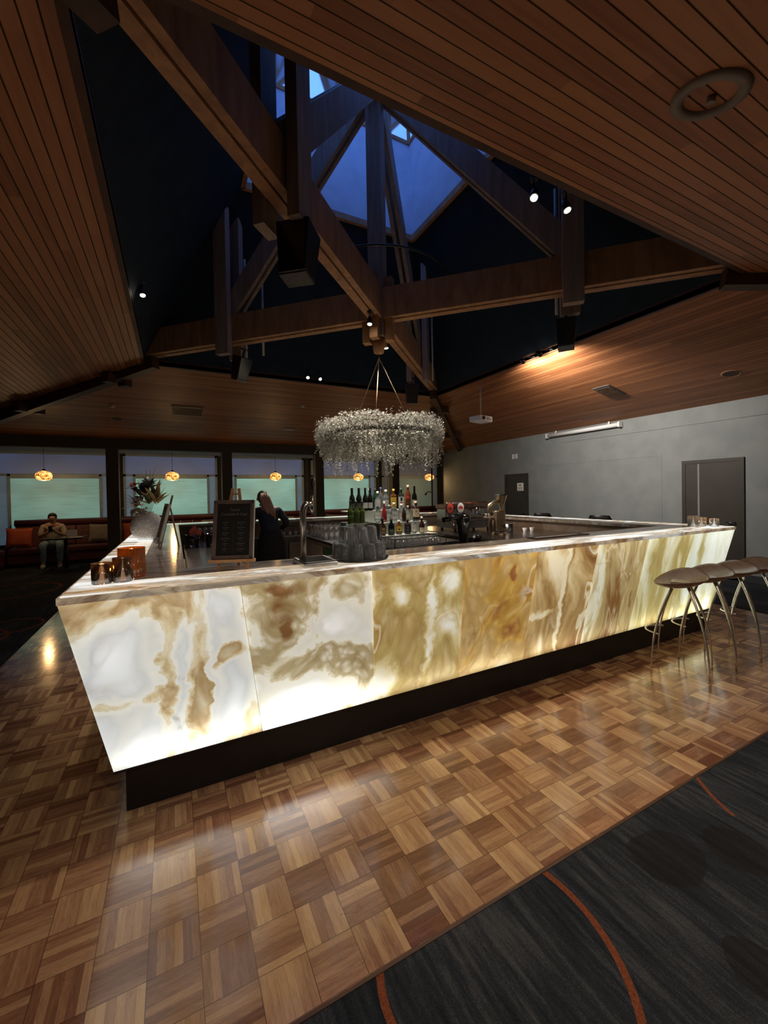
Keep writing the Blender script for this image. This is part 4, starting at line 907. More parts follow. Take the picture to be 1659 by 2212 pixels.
# ---------------------------------------------------------------- easels with menu frames
M['pine'] = wood_mat('pine', (.42, .22, .10), (.62, .36, .18), (1, 1, .2), 6, .5)
M['pine_gr'] = wood_mat('grey_wood', (.16, .12, .10), (.26, .20, .17), (1, 1, .2), 8, .6)
M['framewood'] = wood_mat('frame_wood', (.10, .07, .06), (.20, .15, .13), (1, 1, .3), 9, .45)
M['board'] = pm('chalkboard', (.012, .010, .009), (.009, .008, .007), 6, .45)
M['ink'] = pm('chalk_ink', (.20, .19, .18), (.15, .14, .13), 60, .8)
def easel(loc, rotz, lab, w=.22, h=.35, scale=1.0, txt=True, wood='pine'):
    t = thing('menu_easel', lab, 'menu stand', loc, rotz); t.scale = (scale,) * 3; wd_ = M[wood]
    lean = .24; fz = .055
    # local: x = width, front faces -y, board leans back (+y) going up
    def P(x, s, out=0): return Vector((x, s * math.sin(lean) - out * math.cos(lean), fz + s * math.cos(lean) + out * math.sin(lean)))
    for e in (-1, 1):
        MB().beam(P(e * w * .36, -.0565, -.012), P(e * .018, h + .08, -.012), .018, .010, up=(0, 1, 0)).build('leg', wd_, t)
    MB().beam((0, .15, 0), P(0, h * .9, -.02), .018, .012, up=(0, 1, 0)).build('rear_leg', wd_, t)
    MB().beam(P(-.02, h + .045, -.01), P(.02, h + .045, -.01), .01, .01).build('cross_bar', wd_, t)
    b = MB(); b.beam(P(-w * .56, -.004, .012), P(w * .56, -.004, .012), .04, .016, up=(0, 0, 1)); b.build('ledge', wd_, t)
    fw = .022
    def bar_(x0, s0, x1, s1, wd2): return (P(x0, s0, .008), P(x1, s1, .008), wd2)
    fr_ = MB()
    for x0, s0, x1, s1 in ((-w / 2, .005 + fw / 2, w / 2, .005 + fw / 2), (-w / 2, h - fw / 2, w / 2, h - fw / 2)): fr_.beam(P(x0, s0, .01), P(x1, s1, .01), .022, fw, up=(0, math.sin(lean), math.cos(lean)))
    for x in (-w / 2 + fw / 2, w / 2 - fw / 2): fr_.beam(P(x, .005, .01), P(x, h, .01), fw, .022, up=(0, -math.cos(lean), math.sin(lean)))
    f = fr_.build('frame', M['framewood'], t, .003)
    k = MB().beam(P(0, fw, .005), P(0, h - fw, .005), w - 2 * fw, .008, up=(0, -math.cos(lean), math.sin(lean))).build('chalkboard', M['board'], t)
    MB().beam(P(w / 2 + .001, .0, .004), P(w / 2 + .001, h, .004), .003, .02, up=(0, -math.cos(lean), math.sin(lean))).build('backing_edge', M['offwhite'], t)
    if txt:
        R_ = Matrix((( 1, 0, 0, 0), (0, math.sin(lean), -math.cos(lean), 0), (0, math.cos(lean), math.sin(lean), 0), (0, 0, 0, 1)))
        def at(x, s): return Matrix.Translation(P(x, s, .0095)) @ R_
        text_mesh('Tapas', .026, M['ink'], k, at(0, h - .065), 'title_lettering', .35)
        text_mesh('Cocktails & Cups', .022, M['ink'], k, at(0, h - .092), 'title_lettering', .35)
        b = MB(); rr = random.Random(3)
        def stroke(x, s, w2, hh): b.add([P(x - w2 / 2, s - hh / 2, .0098), P(x + w2 / 2, s - hh / 2, .0098), P(x + w2 / 2, s + hh / 2, .0098), P(x - w2 / 2, s + hh / 2, .0098)], [(0, 1, 2, 3)])
        for col_ in (-.045, .045):
            for r_ in range(6):
                s = h - .135 - r_ * .032
                n = rr.randint(5, 8); w3 = n * .006
                for q in range(n): stroke(col_ - w3 / 2 + q * .0062, s, .0036, .0042)
                for q in range(n - 2): stroke(col_ - w3 / 2 + .005 + q * .0055, s - .010, .003, .002)
                for q in range(2): stroke(col_ - .004 + q * .006, s - .016, .0035, .002)
        for s in [fw + .02 + i * .008 for i in range(24)]: stroke(0, s, .0006, .006)
        b.build('menu_lettering', M['ink'], k)
    return t
easel((.30, 2.55, BZ), -.36, 'framed black cocktail menu on a small pine easel at the front left of the counter', .235, .36)
easel((-.12, 4.02, BZ), -PI / 2 + .12, 'second small easel with menu board seen edge-on, on the left counter before the vase', .22, .33, 1.0, True, 'pine_gr')

# ---------------------------------------------------------------- candles
def fire(name, s): return emit(name, (1, .55, .16), s, (1, .7, .3), 40)
M['flame'] = fire('flame', 14); M['flame2'] = emit('flame_small', (1, .62, .3), 9)
def jar(loc, r, h, lab, gm, wax, wax_h, ribbed=False, energy=.6, wall=True):
    t = thing('candle_jar', lab, 'candle', loc)
    md = (lambda a, i: 1 + .03 * math.cos(a * 26)) if ribbed else None
    MB().lathe([(.0005, .001), (r * .95, .001), (r, .008), (r * (.97 if ribbed else 1), h), (r * .93, h), (r * .93, .012), (.0005, .012)], n=104 if ribbed else 28, mod=md).build('glass_jar', gm, t)
    MB().lathe([(.0005, .013), (r * .86, .013), (r * .86, wax_h), (.0005, wax_h - .003)], n=24).build('wax', wax, t)
    MB().tube([(0, 0, wax_h - .003), (.001, 0, wax_h + .010)], .0012, 6).build('wick', M['black'], t)
    MB().lathe([(.0005, wax_h + .006), (.004, wax_h + .012), (.0042, wax_h + .017), (.0005, wax_h + .032)], n=10).build('flame', M['flame'], t)
    lamp('POINT', 'candle_light', (0, 0, wax_h + .03), None, energy, (1, .5, .18), .012, parent=t)
    return t
M['smoke'] = glass('smoky_glass', (.66, .52, .42), .04, (.4, .28, .2)); M['amber'] = glass('amber_glass', (.85, .42, .10), .30, (.42, .14, .02))
M['wax'] = pm('wax_brown', (.30, .20, .14), (.25, .16, .11), 10, .5, emis=.25); M['waxo'] = pm('wax_orange', (.75, .32, .03), (.6, .22, .02), 10, .5, emis=.5)  # waxes emit a little: the flame's glow in them put into the material
M['waxw'] = pm('wax_white', (.72, .62, .48), (.65, .55, .42), 10, .5, emis=.45)
jar((-.335, 2.50, BZ), .046, .105, 'shortest smoky glass candle jar at the left counter corner', M['smoke'], M['wax'], .07)
jar((-.245, 2.50, BZ), .046, .125, 'taller smoky glass candle jar in front of the ribbed amber one', M['smoke'], M['wax'], .066)
jar((-.215, 2.63, BZ), .066, .16, 'large ribbed amber glass candle holder behind the two smoky jars', M['amber'], M['waxo'], .125, True, .5)
jar((5.22, 2.50, BZ), .052, .12, 'tallest tealight glass at the right end of the counter, left of three', M['glass'], M['waxw'], .065, energy=.5)
jar((5.33, 2.47, BZ), .048, .10, 'middle tealight glass at the right end of the counter', M['glass'], M['waxw'], .06, energy=.5)
jar((5.36, 2.36, BZ), .045, .09, 'lowest tealight glass at the right end of the counter, right of three', M['glass'], M['waxw'], .045, energy=.5)

# ---------------------------------------------------------------- vase with dried flowers
t = thing('vase', 'round white textured vase glowing from below on the left counter', 'vase', (-.25, 4.84, BZ))
N = NT('vase_ceramic'); vd = N.t.nodes.new('ShaderNodeTexVoronoi'); vd.feature = 'DISTANCE_TO_EDGE'; N.put(vd.inputs['Vector'], N.obj()); vd.inputs['Scale'].default_value = 45
hh = N.math('MULTIPLY', vd.outputs[0], 5, clamp=True)
M['vase'] = N.done(N.bsdf(N.ramp(hh, [(0, (.70, .67, .65)), (.4, (.92, .90, .88))]), .5, 0, N.bump(hh, .7, .01), .4))
MB().lathe([(.0005, 0), (.07, 0), (.125, .045), (.152, .115), (.155, .15), (.14, .205), (.10, .255), (.062, .275), (.062, .29), (.05, .29), (.05, .26)], n=44).build('vase_body', M['vase'], t)
fl = thing('flower_arrangement', 'dried flowers with dark leaves, orange bloom and pale petals standing in the white vase', 'flowers', (-.25, 4.84, BZ + .27))
def leafmesh(b, base, d, up, L_, W2, curl=.25, n=6):
    base, d, up = Vector(base), Vector(d).normalized(), Vector(up).normalized(); sd = d.cross(up).normalized(); up = sd.cross(d)
    vs = []
    for i in range(n + 1):
        s = i / n; w3 = W2 * math.sin(PI * (s ** .8)) + .0006; c = base + d * (L_ * s) + up * (-curl * L_ * s * s)
        vs += [c - sd * w3 + up * w3 * .3, c, c + sd * w3 + up * w3 * .3]
    b.add(vs, [(3 * i + k, 3 * i + k + 1, 3 * i + k + 4, 3 * i + k + 3) for i in range(n) for k in (0, 1)], True)
r_ = random.Random(4)
def bunch(n, c, rad, L_, W2, m, name, spread, seed):
    rr = random.Random(seed); b = MB()
    for _ in range(n):
        a, e = rr.uniform(0, 2 * PI), rr.uniform(-.4, 1.4); d = Vector((math.cos(a) * math.cos(e), math.sin(a) * math.cos(e), math.sin(e)))
        leafmesh(b, Vector(c) + d * rad * rr.uniform(.1, 1), d + Vector(spread) * .6, (0, 0, 1), L_ * rr.uniform(.6, 1.1), W2 * rr.uniform(.7, 1.2), rr.uniform(-.1, .5))
    return b.build(name, m, fl)
bunch(26, (-.09, -.03, .07), .07, .12, .022, pm('dry_petal', (.42, .33, .28), (.22, .16, .13), 12, .7), 'dry_petals', (-1.0, 0, .05), 1)
bunch(22, (-.02, -.06, .18), .06, .13, .034, pm('dark_leaf', (.018, .03, .022), (.01, .016, .014), 10, .5), 'dark_leaves', (0, 0, 1.2), 2)
bunch(16, (.02, -.04, .27), .055, .11, .04, pm('dark_leaf_b', (.015, .022, .024), (.01, .012, .016), 10, .45), 'dark_leaves', (0, 0, .6), 12)
bunch(10, (.09, .0, .10), .03, .26, .022, pm('gold_leaf', (.40, .28, .12), (.26, .20, .08), 8, .6), 'golden_leaves', (.25, 0, 2.0), 3)
bunch(12, (-.12, -.02, .27), .03, .055, .02, pm('orange_bloom', (.34, .07, .035), (.20, .03, .02), 12, .6), 'orange_bloom', (0, 0, .3), 4)
bunch(10, (.03, -.05, .10), .03, .15, .028, pm('rust_leaf', (.30, .14, .06), (.10, .12, .04), 8, .6), 'rust_leaves', (.2, -.3, .8), 5)
b = MB(); rr = random.Random(6)
for _ in range(34): b.ball((rr.uniform(-.14, .0), rr.uniform(-.08, .04), rr.uniform(-.02, .06)), rr.uniform(.007, .014), 8, 5)
b.build('cream_buds', pm('cream_bud', (.55, .48, .36), (.42, .36, .26), 20, .6), fl)
b = MB()
for k in range(9): b.tube([(0, 0, -.1), (.02 * (k - 4), .01, .18), (.035 * (k - 4), .0, .30 + .02 * (k % 3))], .0022, 5)
for x in (.0, .03, .055): b.tube([(x * .4, 0, .1), (x, 0, .38), (x * 1.4, 0, .46)], .0016, 5)
b.build('stems', pm('stem', (.10, .09, .04), None, 10, .7), fl)

# ---------------------------------------------------------------- hanging wreath
t = thing('hanging_wreath', 'wide grey-green foliage wreath hanging on three ropes above the bar', 'wreath', (CX, CY, 2.36))
M['leafg'] = pm('silver_leaf', (.62, .61, .57), (.30, .31, .27), 40, .35, spec=.6); N = NT('silver_leaf2'); lc = N.ramp(N.noise(N.obj(), 40, 3), [(.35, (.30, .31, .27)), (.65, (.66, .65, .60))])
M['leafg'] = N.done(N.n('ShaderNodeMixShader', Fac=.35, i1=N.bsdf(lc, .32, 0, None, .6), i2=N.n('ShaderNodeBsdfTranslucent', Color=lc))); M['rope'] = pm('rope', (.42, .30, .18), (.3, .2, .12), 60, .8)
M['wreath_in'] = pm('wreath_core', (.2, .19, .16), (.14, .14, .12), 30, .9)
MB().tube([(.72 * math.cos(a * PI / 32),   .72 * math.sin(a * PI / 32), .04) for a in range(65)], .03, 12, False).build('hoop_core', M['wreath_in'], t)
b = MB(); rr = random.Random(11)
def leaf(p, s):
    d = Vector((rr.gauss(0, 1), rr.gauss(0, 1), rr.gauss(-.3, 1))).normalized(); u = d.orthogonal().normalized(); w3 = d.cross(u)
    q = rr.uniform(0, 6.28); u, w3 = u * math.cos(q) + w3 * math.sin(q), w3 * math.cos(q) - u * math.sin(q)
    p = Vector(p); b.add([p, p + d * s * .5 + u * s * .32, p + d * s + w3 * s * .1, p + d * s * .5 - u * s * .32], [(0, 1, 2, 3)])
for _ in range(20000):
    a = rr.uniform(0, 2 * PI); ph = rr.uniform(0, 2 * PI); lump = 1 + .14 * math.sin(a * 5 + 1) + .1 * math.sin(a * 11)
    rad = rr.uniform(.08, 1) ** .5; R_ = .68 + .20 * rad * math.cos(ph) * lump; z = .05 + (.19 if math.sin(ph) > 0 else .24) * rad * math.sin(ph) * lump
    leaf((R_ * math.cos(a), R_ * math.sin(a), z), rr.uniform(.020, .040))
for _ in range(430):       # trailing strands
    a = rr.uniform(0, 2 * PI); R_ = rr.uniform(.58, .84); x, y, z = R_ * math.cos(a), R_ * math.sin(a), rr.uniform(-.1, .05); L_ = rr.uniform(.12, .30) if rr.random() < .75 else rr.uniform(.3, .45)
    ox, oy = rr.uniform(-.06, .06), rr.uniform(-.06, .06); n = int(L_ / .008)
    for k in range(n):
        s = k / n; leaf((x + ox * s * s + rr.gauss(0, .005), y + oy * s * s + rr.gauss(0, .005), z - L_ * s), rr.uniform(.016, .028))
for _ in range(60):
    a = rr.uniform(0, 2 * PI); c = Vector((.76 * math.cos(a), .76 * math.sin(a), .14)) ; 
    d = Vector((math.cos(a) * rr.uniform(0, 1.4), math.sin(a) * rr.uniform(0, 1.4), rr.uniform(.3, 1))).normalized()
    for k in range(22): leaf(c + d * (.13 * k / 22) + Vector((rr.gauss(0, .012), rr.gauss(0, .012), rr.gauss(0, .012))), rr.uniform(.010, .018))
f = b.build('foliage', M['leafg'], t); f['kind'] = 'stuff'
for a in (-.056, 2.04, 4.13): MB().tube([(0, 0, 1.09), (.50 * math.cos(a), .50 * math.sin(a), .16)], .006, 6).build('rope', M['rope'], t)

# ---------------------------------------------------------------- bar stools
M['seat'] = wood_mat('stool_seat', (.13, .075, .055), (.22, .14, .105), (1, 4, 1), 3, .28, .3)
M['leg'] = pm('stool_leg', (.80, .79, .76), (.68, .67, .64), 30, .25, .9)
def stool(loc, rotz, lab):
    t = thing('bar_stool', lab, 'bar stool', loc, rotz, 'bar stools at the right end of the bar')
    n, m = 40, 12; vs = []; fs = []
    def seat_pt(a, s, top):
        # tractor-like saddle: egg outline, dished, back edge swept up
        rx, ry = .255, .20; x, y = rx * s * math.cos(a), ry * s * math.sin(a) * (1 - .12 * math.cos(a))
        z = .762 + .060 * s * s * (1 + .25 * math.cos(2 * a)) + .046 * (.656 * x / rx - .755 * y / ry) - .012
        return (x, y, z if top else z - .022 * (1 - s ** 4) - .006)
    for top in (True, False):
        k0 = len(vs); vs.append(seat_pt(0, 0, top))
        for i in range(1, m + 1):
            for k in range(n): vs.append(seat_pt(2 * PI * k / n, i / m, top))
        for k in range(n): 
            tri = (k0, k0 + 1 + k, k0 + 1 + (k + 1) % n); fs.append(tri if top else tri[::-1])
        for i in range(m - 1):
            for k in range(n):
                q = (k0 + 1 + i * n + k, k0 + 1 + (i + 1) * n + k, k0 + 1 + (i + 1) * n + (k + 1) % n, k0 + 1 + i * n + (k + 1) % n); fs.append(q if top else q[::-1])
    e0 = 1 + (m - 1) * n; e1 = e0 + 1 + m * n
    fs += [(e0 + k, e1 + k, e1 + (k + 1) % n, e0 + (k + 1) % n) for k in range(n)]
    MB().add(vs, fs, True).build('seat', M['seat'], t)
    for q in range(4):
        a = PI / 4 + q * PI / 2; pts, rs = [], []
        for i in range(11):
            s = i / 10; r = .055 + .235 * (1 - (1 - s) ** 2.1); z = .765 * (1 - s)
            pts.append((r * math.cos(a), r * math.sin(a), z)); rs.append(.0125 - .006 * s)
        MB().tube(pts, rs, 10).build('leg', M['leg'], t)
    MB().box(-.07, -.07, .752, .07, .07, .770).build('seat_plate', M['leg'], t)
    rr_ = .215; a0 = PI / 4
    MB().tube([(rr_ * math.cos(a0 + k * PI / 2 / 8) * (1 + .28 * math.sin(PI * k / 8)), rr_ * math.sin(a0 + k * PI / 2 / 8) * (1 + .28 * math.sin(PI * k / 8)), .30) for k in range(9)], .008, 8).build('foot_ring', M['leg'], t)
    return t
s0 = stool((4.03, 2.03, 0), .38, 'bar stool nearest the camera, at the left end of the row')
ST = [(4.45, 2.02, 'second bar stool from the left end of the row'), (4.87, 2.00, 'third bar stool from the left end of the row'), (5.30, 1.98, 'fourth bar stool, cut by the right frame edge')]
for x, y, lab in ST: dup(s0, (x, y, 0), .38, lab)

# ---------------------------------------------------------------- amber pendant lamps
N = NT('amber_shade'); v = N.obj(); w_ = N.noise(v, 13, 3, .6, dist=2.2)
col = N.ramp(w_, [(.36, (.30, .05, .005)), (.48, (.9, .30, .04)), (.60, (1, .62, .20)), (.68, (1, .85, .5))]); es = N.math('MULTIPLY', N.math('SUBTRACT', w_, .38), 9, clamp=True)
M['shade'] = N.done(N.n('ShaderNodeAddShader', i0=N.n('ShaderNodeBsdfGlossy', Color=(.4, .2, .1, 1), Roughness=.1), i1=N.n('ShaderNodeEmission', Color=col, Strength=N.math('ADD', N.math('MULTIPLY', es, 1.6), .12))))
def pendant(loc, lab):
    t = thing('pendant_lamp', lab, 'pendant lamp', loc, 0, 'amber pendant lamps along the windows')
    b = MB(); b.lathe([(.03, .115), (.10, .09), (.152, .04), (.163, -.01), (.145, -.07), (.09, -.112), (.05, -.118)], n=28, mod=lambda a, i: 1 + .05 * math.sin(a * 5 + i * 1.3)); b.build('glass_shade', M['shade'], t)
    MB().lathe([(.0005, .15), (.03, .15), (.034, .11), (.06, .105)], n=16).build('cap', M['black'], t)
    MB().ball((0, 0, 0), .03, 12, 8).build('bulb', M['flame2'], t)
    MB().tube([(0, 0, .15), (0, 0, 2.83 - loc[2])], .004, 6).build('cord', M['black'], t)
    lamp('POINT', 'pendant_light', (0, 0, -.16), None, 14, (1, .6, .25), .05, parent=t)
    return t
p0 = pendant((-2.69, 12.10, 2.17), 'amber glass pendant lamp in the first window bay from the left')
for x, q in ((-.03, 'second'), (2.66, 'third'), (5.31, 'fourth'), (8.05, 'fifth')): dup(p0, (x, 12.10, 2.17), 0, 'amber glass pendant lamp in the %s window bay from the left' % q)

# ---------------------------------------------------------------- banquettes, cushions, table, chairs
M['maroon'] = pm('maroon_leather', (.12, .032, .042), (.085, .022, .03), 6, .45); M['orange'] = pm('orange_cushion', (.42, .085, .035), (.34, .06, .025), 10, .85); M['grey_c'] = pm('grey_cushion', (.26, .235, .22), (.2, .18, .17), 10, .85)
def banquette(x0, y0, x1, y1, axis, lab):
    t = thing('banquette', lab, 'banquette', ((x0 + x1) / 2, (y0 + y1) / 2, 0)); w, d = (x1 - x0) / 2, (y1 - y0) / 2
    MB().box(-w, -d + .06, 0, w, d, .1).build('plinth', M['black'], t)
    b, c = MB(), MB()
    if axis == 'x':
        MB().box(-w, -d, .1, w, d, .3).build('base', M['maroon'], t); MB().box(-w, -d - .02, .3, w, d - .2, .46).build('seat_cushion', M['maroon'], t, .04)
        n = int(2 * w / .3)
        for i in range(n):
            xa, xb = -w + i * 2 * w / n, -w + (i + 1) * 2 * w / n
            b.hexa([(xa + .004, d - .26, .46), (xb - .004, d - .26, .46), (xb - .004, d, .46), (xa + .004, d, .46)], [(xa + .004, d - .12, .98), (xb - .004, d - .12, .98), (xb - .004, d, .98), (xa + .004, d, .98)])
            c.ball(((xa + xb) / 2, d - .16, .85), .018, 8, 5)
        MB().tube([(-w, d - .1, 1.03), (w, d - .1, 1.03)], .085, 12).build('bolster', M['maroon'], t)
    else:
        MB().box(-w, -d, .1, w, d, .3).build('base', M['maroon'], t); MB().box(-w + .2, -d, .3, w + .02, d, .46).build('seat_cushion', M['maroon'], t, .04)
        n = int(2 * d / .3)
        for i in range(n):
            ya, yb = -d + i * 2 * d / n, -d + (i + 1) * 2 * d / n
            b.hexa([(-w, ya + .004, .46), (-w + .26, ya + .004, .46), (-w + .26, yb - .004, .46), (-w, yb - .004, .46)], [(-w, ya + .004, .98), (-w + .12, ya + .004, .98), (-w + .12, yb - .004, .98), (-w, yb - .004, .98)])
            c.ball((-w + .16, (ya + yb) / 2, .85), .018, 8, 5)
        MB().tube([(-w + .1, -d, 1.03), (-w + .1, d, 1.03)], .085, 12).build('bolster', M['maroon'], t)
    b.build('back_cushion', M['maroon'], t, .02); c.build('buttons', M['trim'], t)
banquette(-3.5, 12.5, 9.6, 13.2, 'x', 'long maroon buttoned banquette running under all the windows')
banquette(-4.3, 10.9, -3.52, 12.4, 'y', 'maroon banquette return against the left wall')
def cushion(loc, rot, lab, m, w=.24):
    n = 10; vs, fs = [], []
    for sgn in (1, -1):
        for i in range(n + 1):
            for j in range(n + 1):
                u, v = i / n * 2 - 1, j / n * 2 - 1; th = .075 * ((1 - u ** 4) * (1 - v ** 4)) ** .5; k = 1 - .06 * (1 - abs(u * v))
                vs.append((u * w * (1 - .07 * (1 - v * v) * abs(u)), sgn * th, v * w * (1 - .07 * (1 - u * u) * abs(v))))
    for s_ in (0, 1):
        for i in range(n):
            for j in range(n):
                a = s_ * (n + 1) ** 2 + i * (n + 1) + j; q = (a, a + n + 1, a + n + 2, a + 1); fs.append(q[::-1] if s_ else q)
    o = MB().add(vs, fs, True).build('cushion', m); o.location = loc; o.rotation_euler = rot; return tag(o, lab, 'cushion')
cushion((-1.74, 12.84, .72), (-.25, .04, 0), 'grey square cushion left of the first visible post', M['grey_c'])
cushion((-.98, 12.84, .72), (-.25, -.06, 0), 'orange cushion just right of the first visible post', M['orange'])
cushion((-3.30, 12.60, .71), (-.25, .05, .25), 'orange cushion in the far left corner of the banquette', M['orange'])
cushion((.90, 12.66, .80), (-.9, .0, 0), 'pinkish grey cushion lying low behind the menu board', M['grey_c'], .22)
cushion((3.15, 12.66, .80), (-.9, .0, 0), 'pinkish grey cushion lying low behind the curved tap', M['grey_c'], .22)
cushion((4.60, 12.70, .78), (-.6, .2, 0), 'grey cushion tilted near the fourth post behind the glasses', M['grey_c'], .2)
def table(x, y, lab):
    t = thing('lounge_table', lab, 'table', (x, y, 0))
    MB().box(-.38, -.34, .70, .38, .34, .735).build('tabletop', M['darktop'], t, .005)
    MB().tube([(0, 0, .02), (0, 0, .70)], .035, 14).build('pedestal', M['black'], t); MB().box(-.24, -.24, 0, .24, .24, .02).build('foot_plate', M['black'], t)
    return t
table(-2.25, 11.75, 'small dark square table in front of the seated guest')
mn = thing('menu_folder', 'pale open folder standing on the dark table by the guest', 'folder', (-2.12, 11.72, .735), .3)
MB().hexa([(-.10, -.01, 0), (.10, -.01, 0), (.10, .01, 0), (-.10, .01, 0)], [(-.10, .05, .16), (.10, .05, .16), (.10, .065, .16), (-.10, .065, .16)]).build('cover', M['white'], mn)
MB().hexa([(-.10, .13, 0), (.10, .13, 0), (.10, .15, 0), (-.10, .15, 0)], [(-.10, .055, .16), (.10, .055, .16), (.10, .07, .16), (-.10, .07, .16)]).build('cover', M['white'], mn)
pp = MB().box(-.13, -.09, 0, .13, .09, .004).build('paper_sheet', M['white']); pp.location = (-2.02, 11.52, .735); pp.rotation_euler = (0, 0, .3); tag(pp, 'white paper lying on the dark table by the guest', 'paper')
def chair(x, y, rz, lab):
    t = thing('lounge_chair', lab, 'chair', (x, y, 0), rz)
    MB().box(-.24, -.24, .42, .24, .24, .50).build('seat', M['black'], t, .03)
    b = MB(); n = 10
    vs = []
    for z, k in ((.46, 1), (.80, 1.04), (1.02, .98), (1.09, .80)):
        for i in range(n + 1):
            a = -1.15 + 2.3 * i / n; vs.append((.26 * k * math.sin(a), .06 + .20 * k * math.cos(a), z))
    m_ = len(vs); vs += [(x_ * .86, (y_ - .06) * .84 + .06, z_) for x_, y_, z_ in vs]
    f_ = [(r0 * (n + 1) + i, r0 * (n + 1) + i + 1, (r0 + 1) * (n + 1) + i + 1, (r0 + 1) * (n + 1) + i) for r0 in range(3) for i in range(n)]
    b.add(vs, f_ + [tuple(m_ + q for q in f[::-1]) for f in f_] + [(3 * (n + 1) + i, 3 * (n + 1) + i + 1, m_ + 3 * (n + 1) + i + 1, m_ + 3 * (n + 1) + i) for i in range(n)], True); b.build('backrest', M['black'], t)
    for sx in (-1, 1):
        for sy_ in (-1, 1): MB().tube([(sx * .18, sy_ * .18, .42), (sx * .23, sy_ * .23, 0)], [.016, .011], 8).build('leg', M['black'], t)
    return t
chair(7.45, 6.70, -1.4, 'dark rounded chair back beyond the bar, left of two')
chair(7.50, 5.30, -1.4, 'dark rounded chair back beyond the bar, right of two')
# floor lamp by the last post
t = thing('floor_lamp', 'thin black floor lamp with a small curved head beside the last window', 'floor lamp', (7.35, 10.9, 0))
MB().lathe([(.14, 0), (.14, .02), (.02, .03)], n=20).build('base', M['black'], t); MB().tube([(0, 0, .02), (0, 0, 2.75)], .022, 8).build('pole', M['black'], t)
MB().tube([(0, 0, 1.60), (-.10, 0, 1.66), (-.20, 0, 1.62), (-.26, 0, 1.55)], [.012, .012, .016, .03], 10).build('arm', M['black'], t)
# things on the back bench and front bench
t = thing('ice_bucket', 'dark tub with folded red cloth inside the front left of the bar', 'tub', (.30, 5.9, .93))
bpy.data.objects.remove(t)
for x, y, z, lab in ((.20, 6.05, 0, 'dark round caddy with an orange garnish at the inner left corner'), (.46, 6.05, 0, 'second dark round caddy beside the garnish caddy')):
    t = thing('bar_caddy', lab, 'caddy', (x, y, .93)); MB().lathe([(.0005, 0), (.085, 0), (.10, .17), (.094, .17), (.08, .01), (.0005, .01)], n=24).build('tub', M['blackgloss'], t)
    if x < .3:
        b = MB(); leafmesh(b, (0, 0, .14), (.3, -.2, 1), (0, -1, .2), .16, .05); leafmesh(b, (.03, 0, .14), (.8, -.2, .7), (0, -1, .2), .13, .045); b.build('garnish', paint((.55, .10, .05)), t)
lb_ = thing('side_bench', 'steel bench along the inside of the left counter', 'counter', (.32, 5.0, 0))
MB().box(-.22, -1.6, .90, .28, 1.6, .93).build('worktop', M['steel'], lb_); MB().box(-.2, -1.58, 0, .26, 1.58, .90).build('cabinet', M['steel_dk'], lb_)
t = thing('dustpan_tray', 'black plastic tray with a thick curved handle at the inner corner of the bar', 'tray', (.30, 3.02, .86), .15)
MB().box(-.16, -.14, 0, .16, .14, .012).box(-.16, -.14, .012, -.15, .14, .06).box(.15, -.14, .012, .16, .14, .06).box(-.16, .13, .012, .16, .14, .06).box(-.16, -.14, .012, .16, -.13, .05).build('tray_body', M['blackgloss'], t)
MB().tube([(-.12, .05, .02), (-.10, .06, .18), (0, .05, .20), (.10, .02, .12), (.14, 0, .05)], .028, 12).build('handle', M['black'], t)
# ---------------------------------------------------------------- people
def smooth_blob(b, c, r, sc=(1, 1, 1), n=18, m=12): return b.ball(c, r, n, m, sc)
M['skin'] = pm('skin', (.42, .24, .17), (.38, .21, .15), 20, .5); M['navyc'] = pm('navy_cloth', (.018, .026, .040), (.012, .018, .028), 14, .85); M['blackc'] = pm('black_cloth', (.010, .011, .015), (.008, .008, .010), 14, .9)
M['blonde'] = pm('blonde_hair', (.46, .27, .15), (.24, .13, .07), 5, .45, 0, .5, (40, 40, 2)); M['darkhair'] = pm('dark_hair', (.03, .02, .015), (.015, .01, .008), 8, .5, 0, .4, (30, 30, 3))
M['shirt'] = pm('pale_shirt', (.46, .40, .35), (.34, .29, .26), 12, .8); M['jeans'] = pm('jeans', (.24, .36, .46), (.17, .26, .36), 20, .85)

def hand(J, E, wrist, d, side, key, s=1.0):
    """palm + five fingers as short chains continuing the arm"""
    w = Vector(wrist); d = Vector(d).normalized(); sd = Vector(side).normalized(); up = d.cross(sd).normalized()
    J[key + 'p'] = (*(w + d * .045 * s), (.030 * s, .016 * s)); E.append((key, key + 'p'))
    for i, (o, L_) in enumerate(((-.027, .062), (-.009, .075), (.009, .078), (.026, .068))):
        a = w + d * .085 * s + sd * o * s; k = '%sf%d' % (key, i)
        J[k + 'a'] = (*a, .0095 * s); E.append((key + 'p', k + 'a'))
        b_ = a + d * L_ * .5 * s + up * .006 * s; J[k + 'b'] = (*b_, .0085 * s); E.append((k + 'a', k + 'b'))
        c_ = b_ + d * L_ * .38 * s + up * .022 * s; J[k + 'c'] = (*c_, .007 * s); E.append((k + 'b', k + 'c'))
    a = w + d * .035 * s - sd * .036 * s; J[key + 'ta'] = (*a, .011 * s); E.append((key + 'p', key + 'ta'))
    b_ = a + d * .035 * s - sd * .018 * s + up * .012 * s; J[key + 'tb'] = (*b_, .0095 * s); E.append((key + 'ta', key + 'tb'))

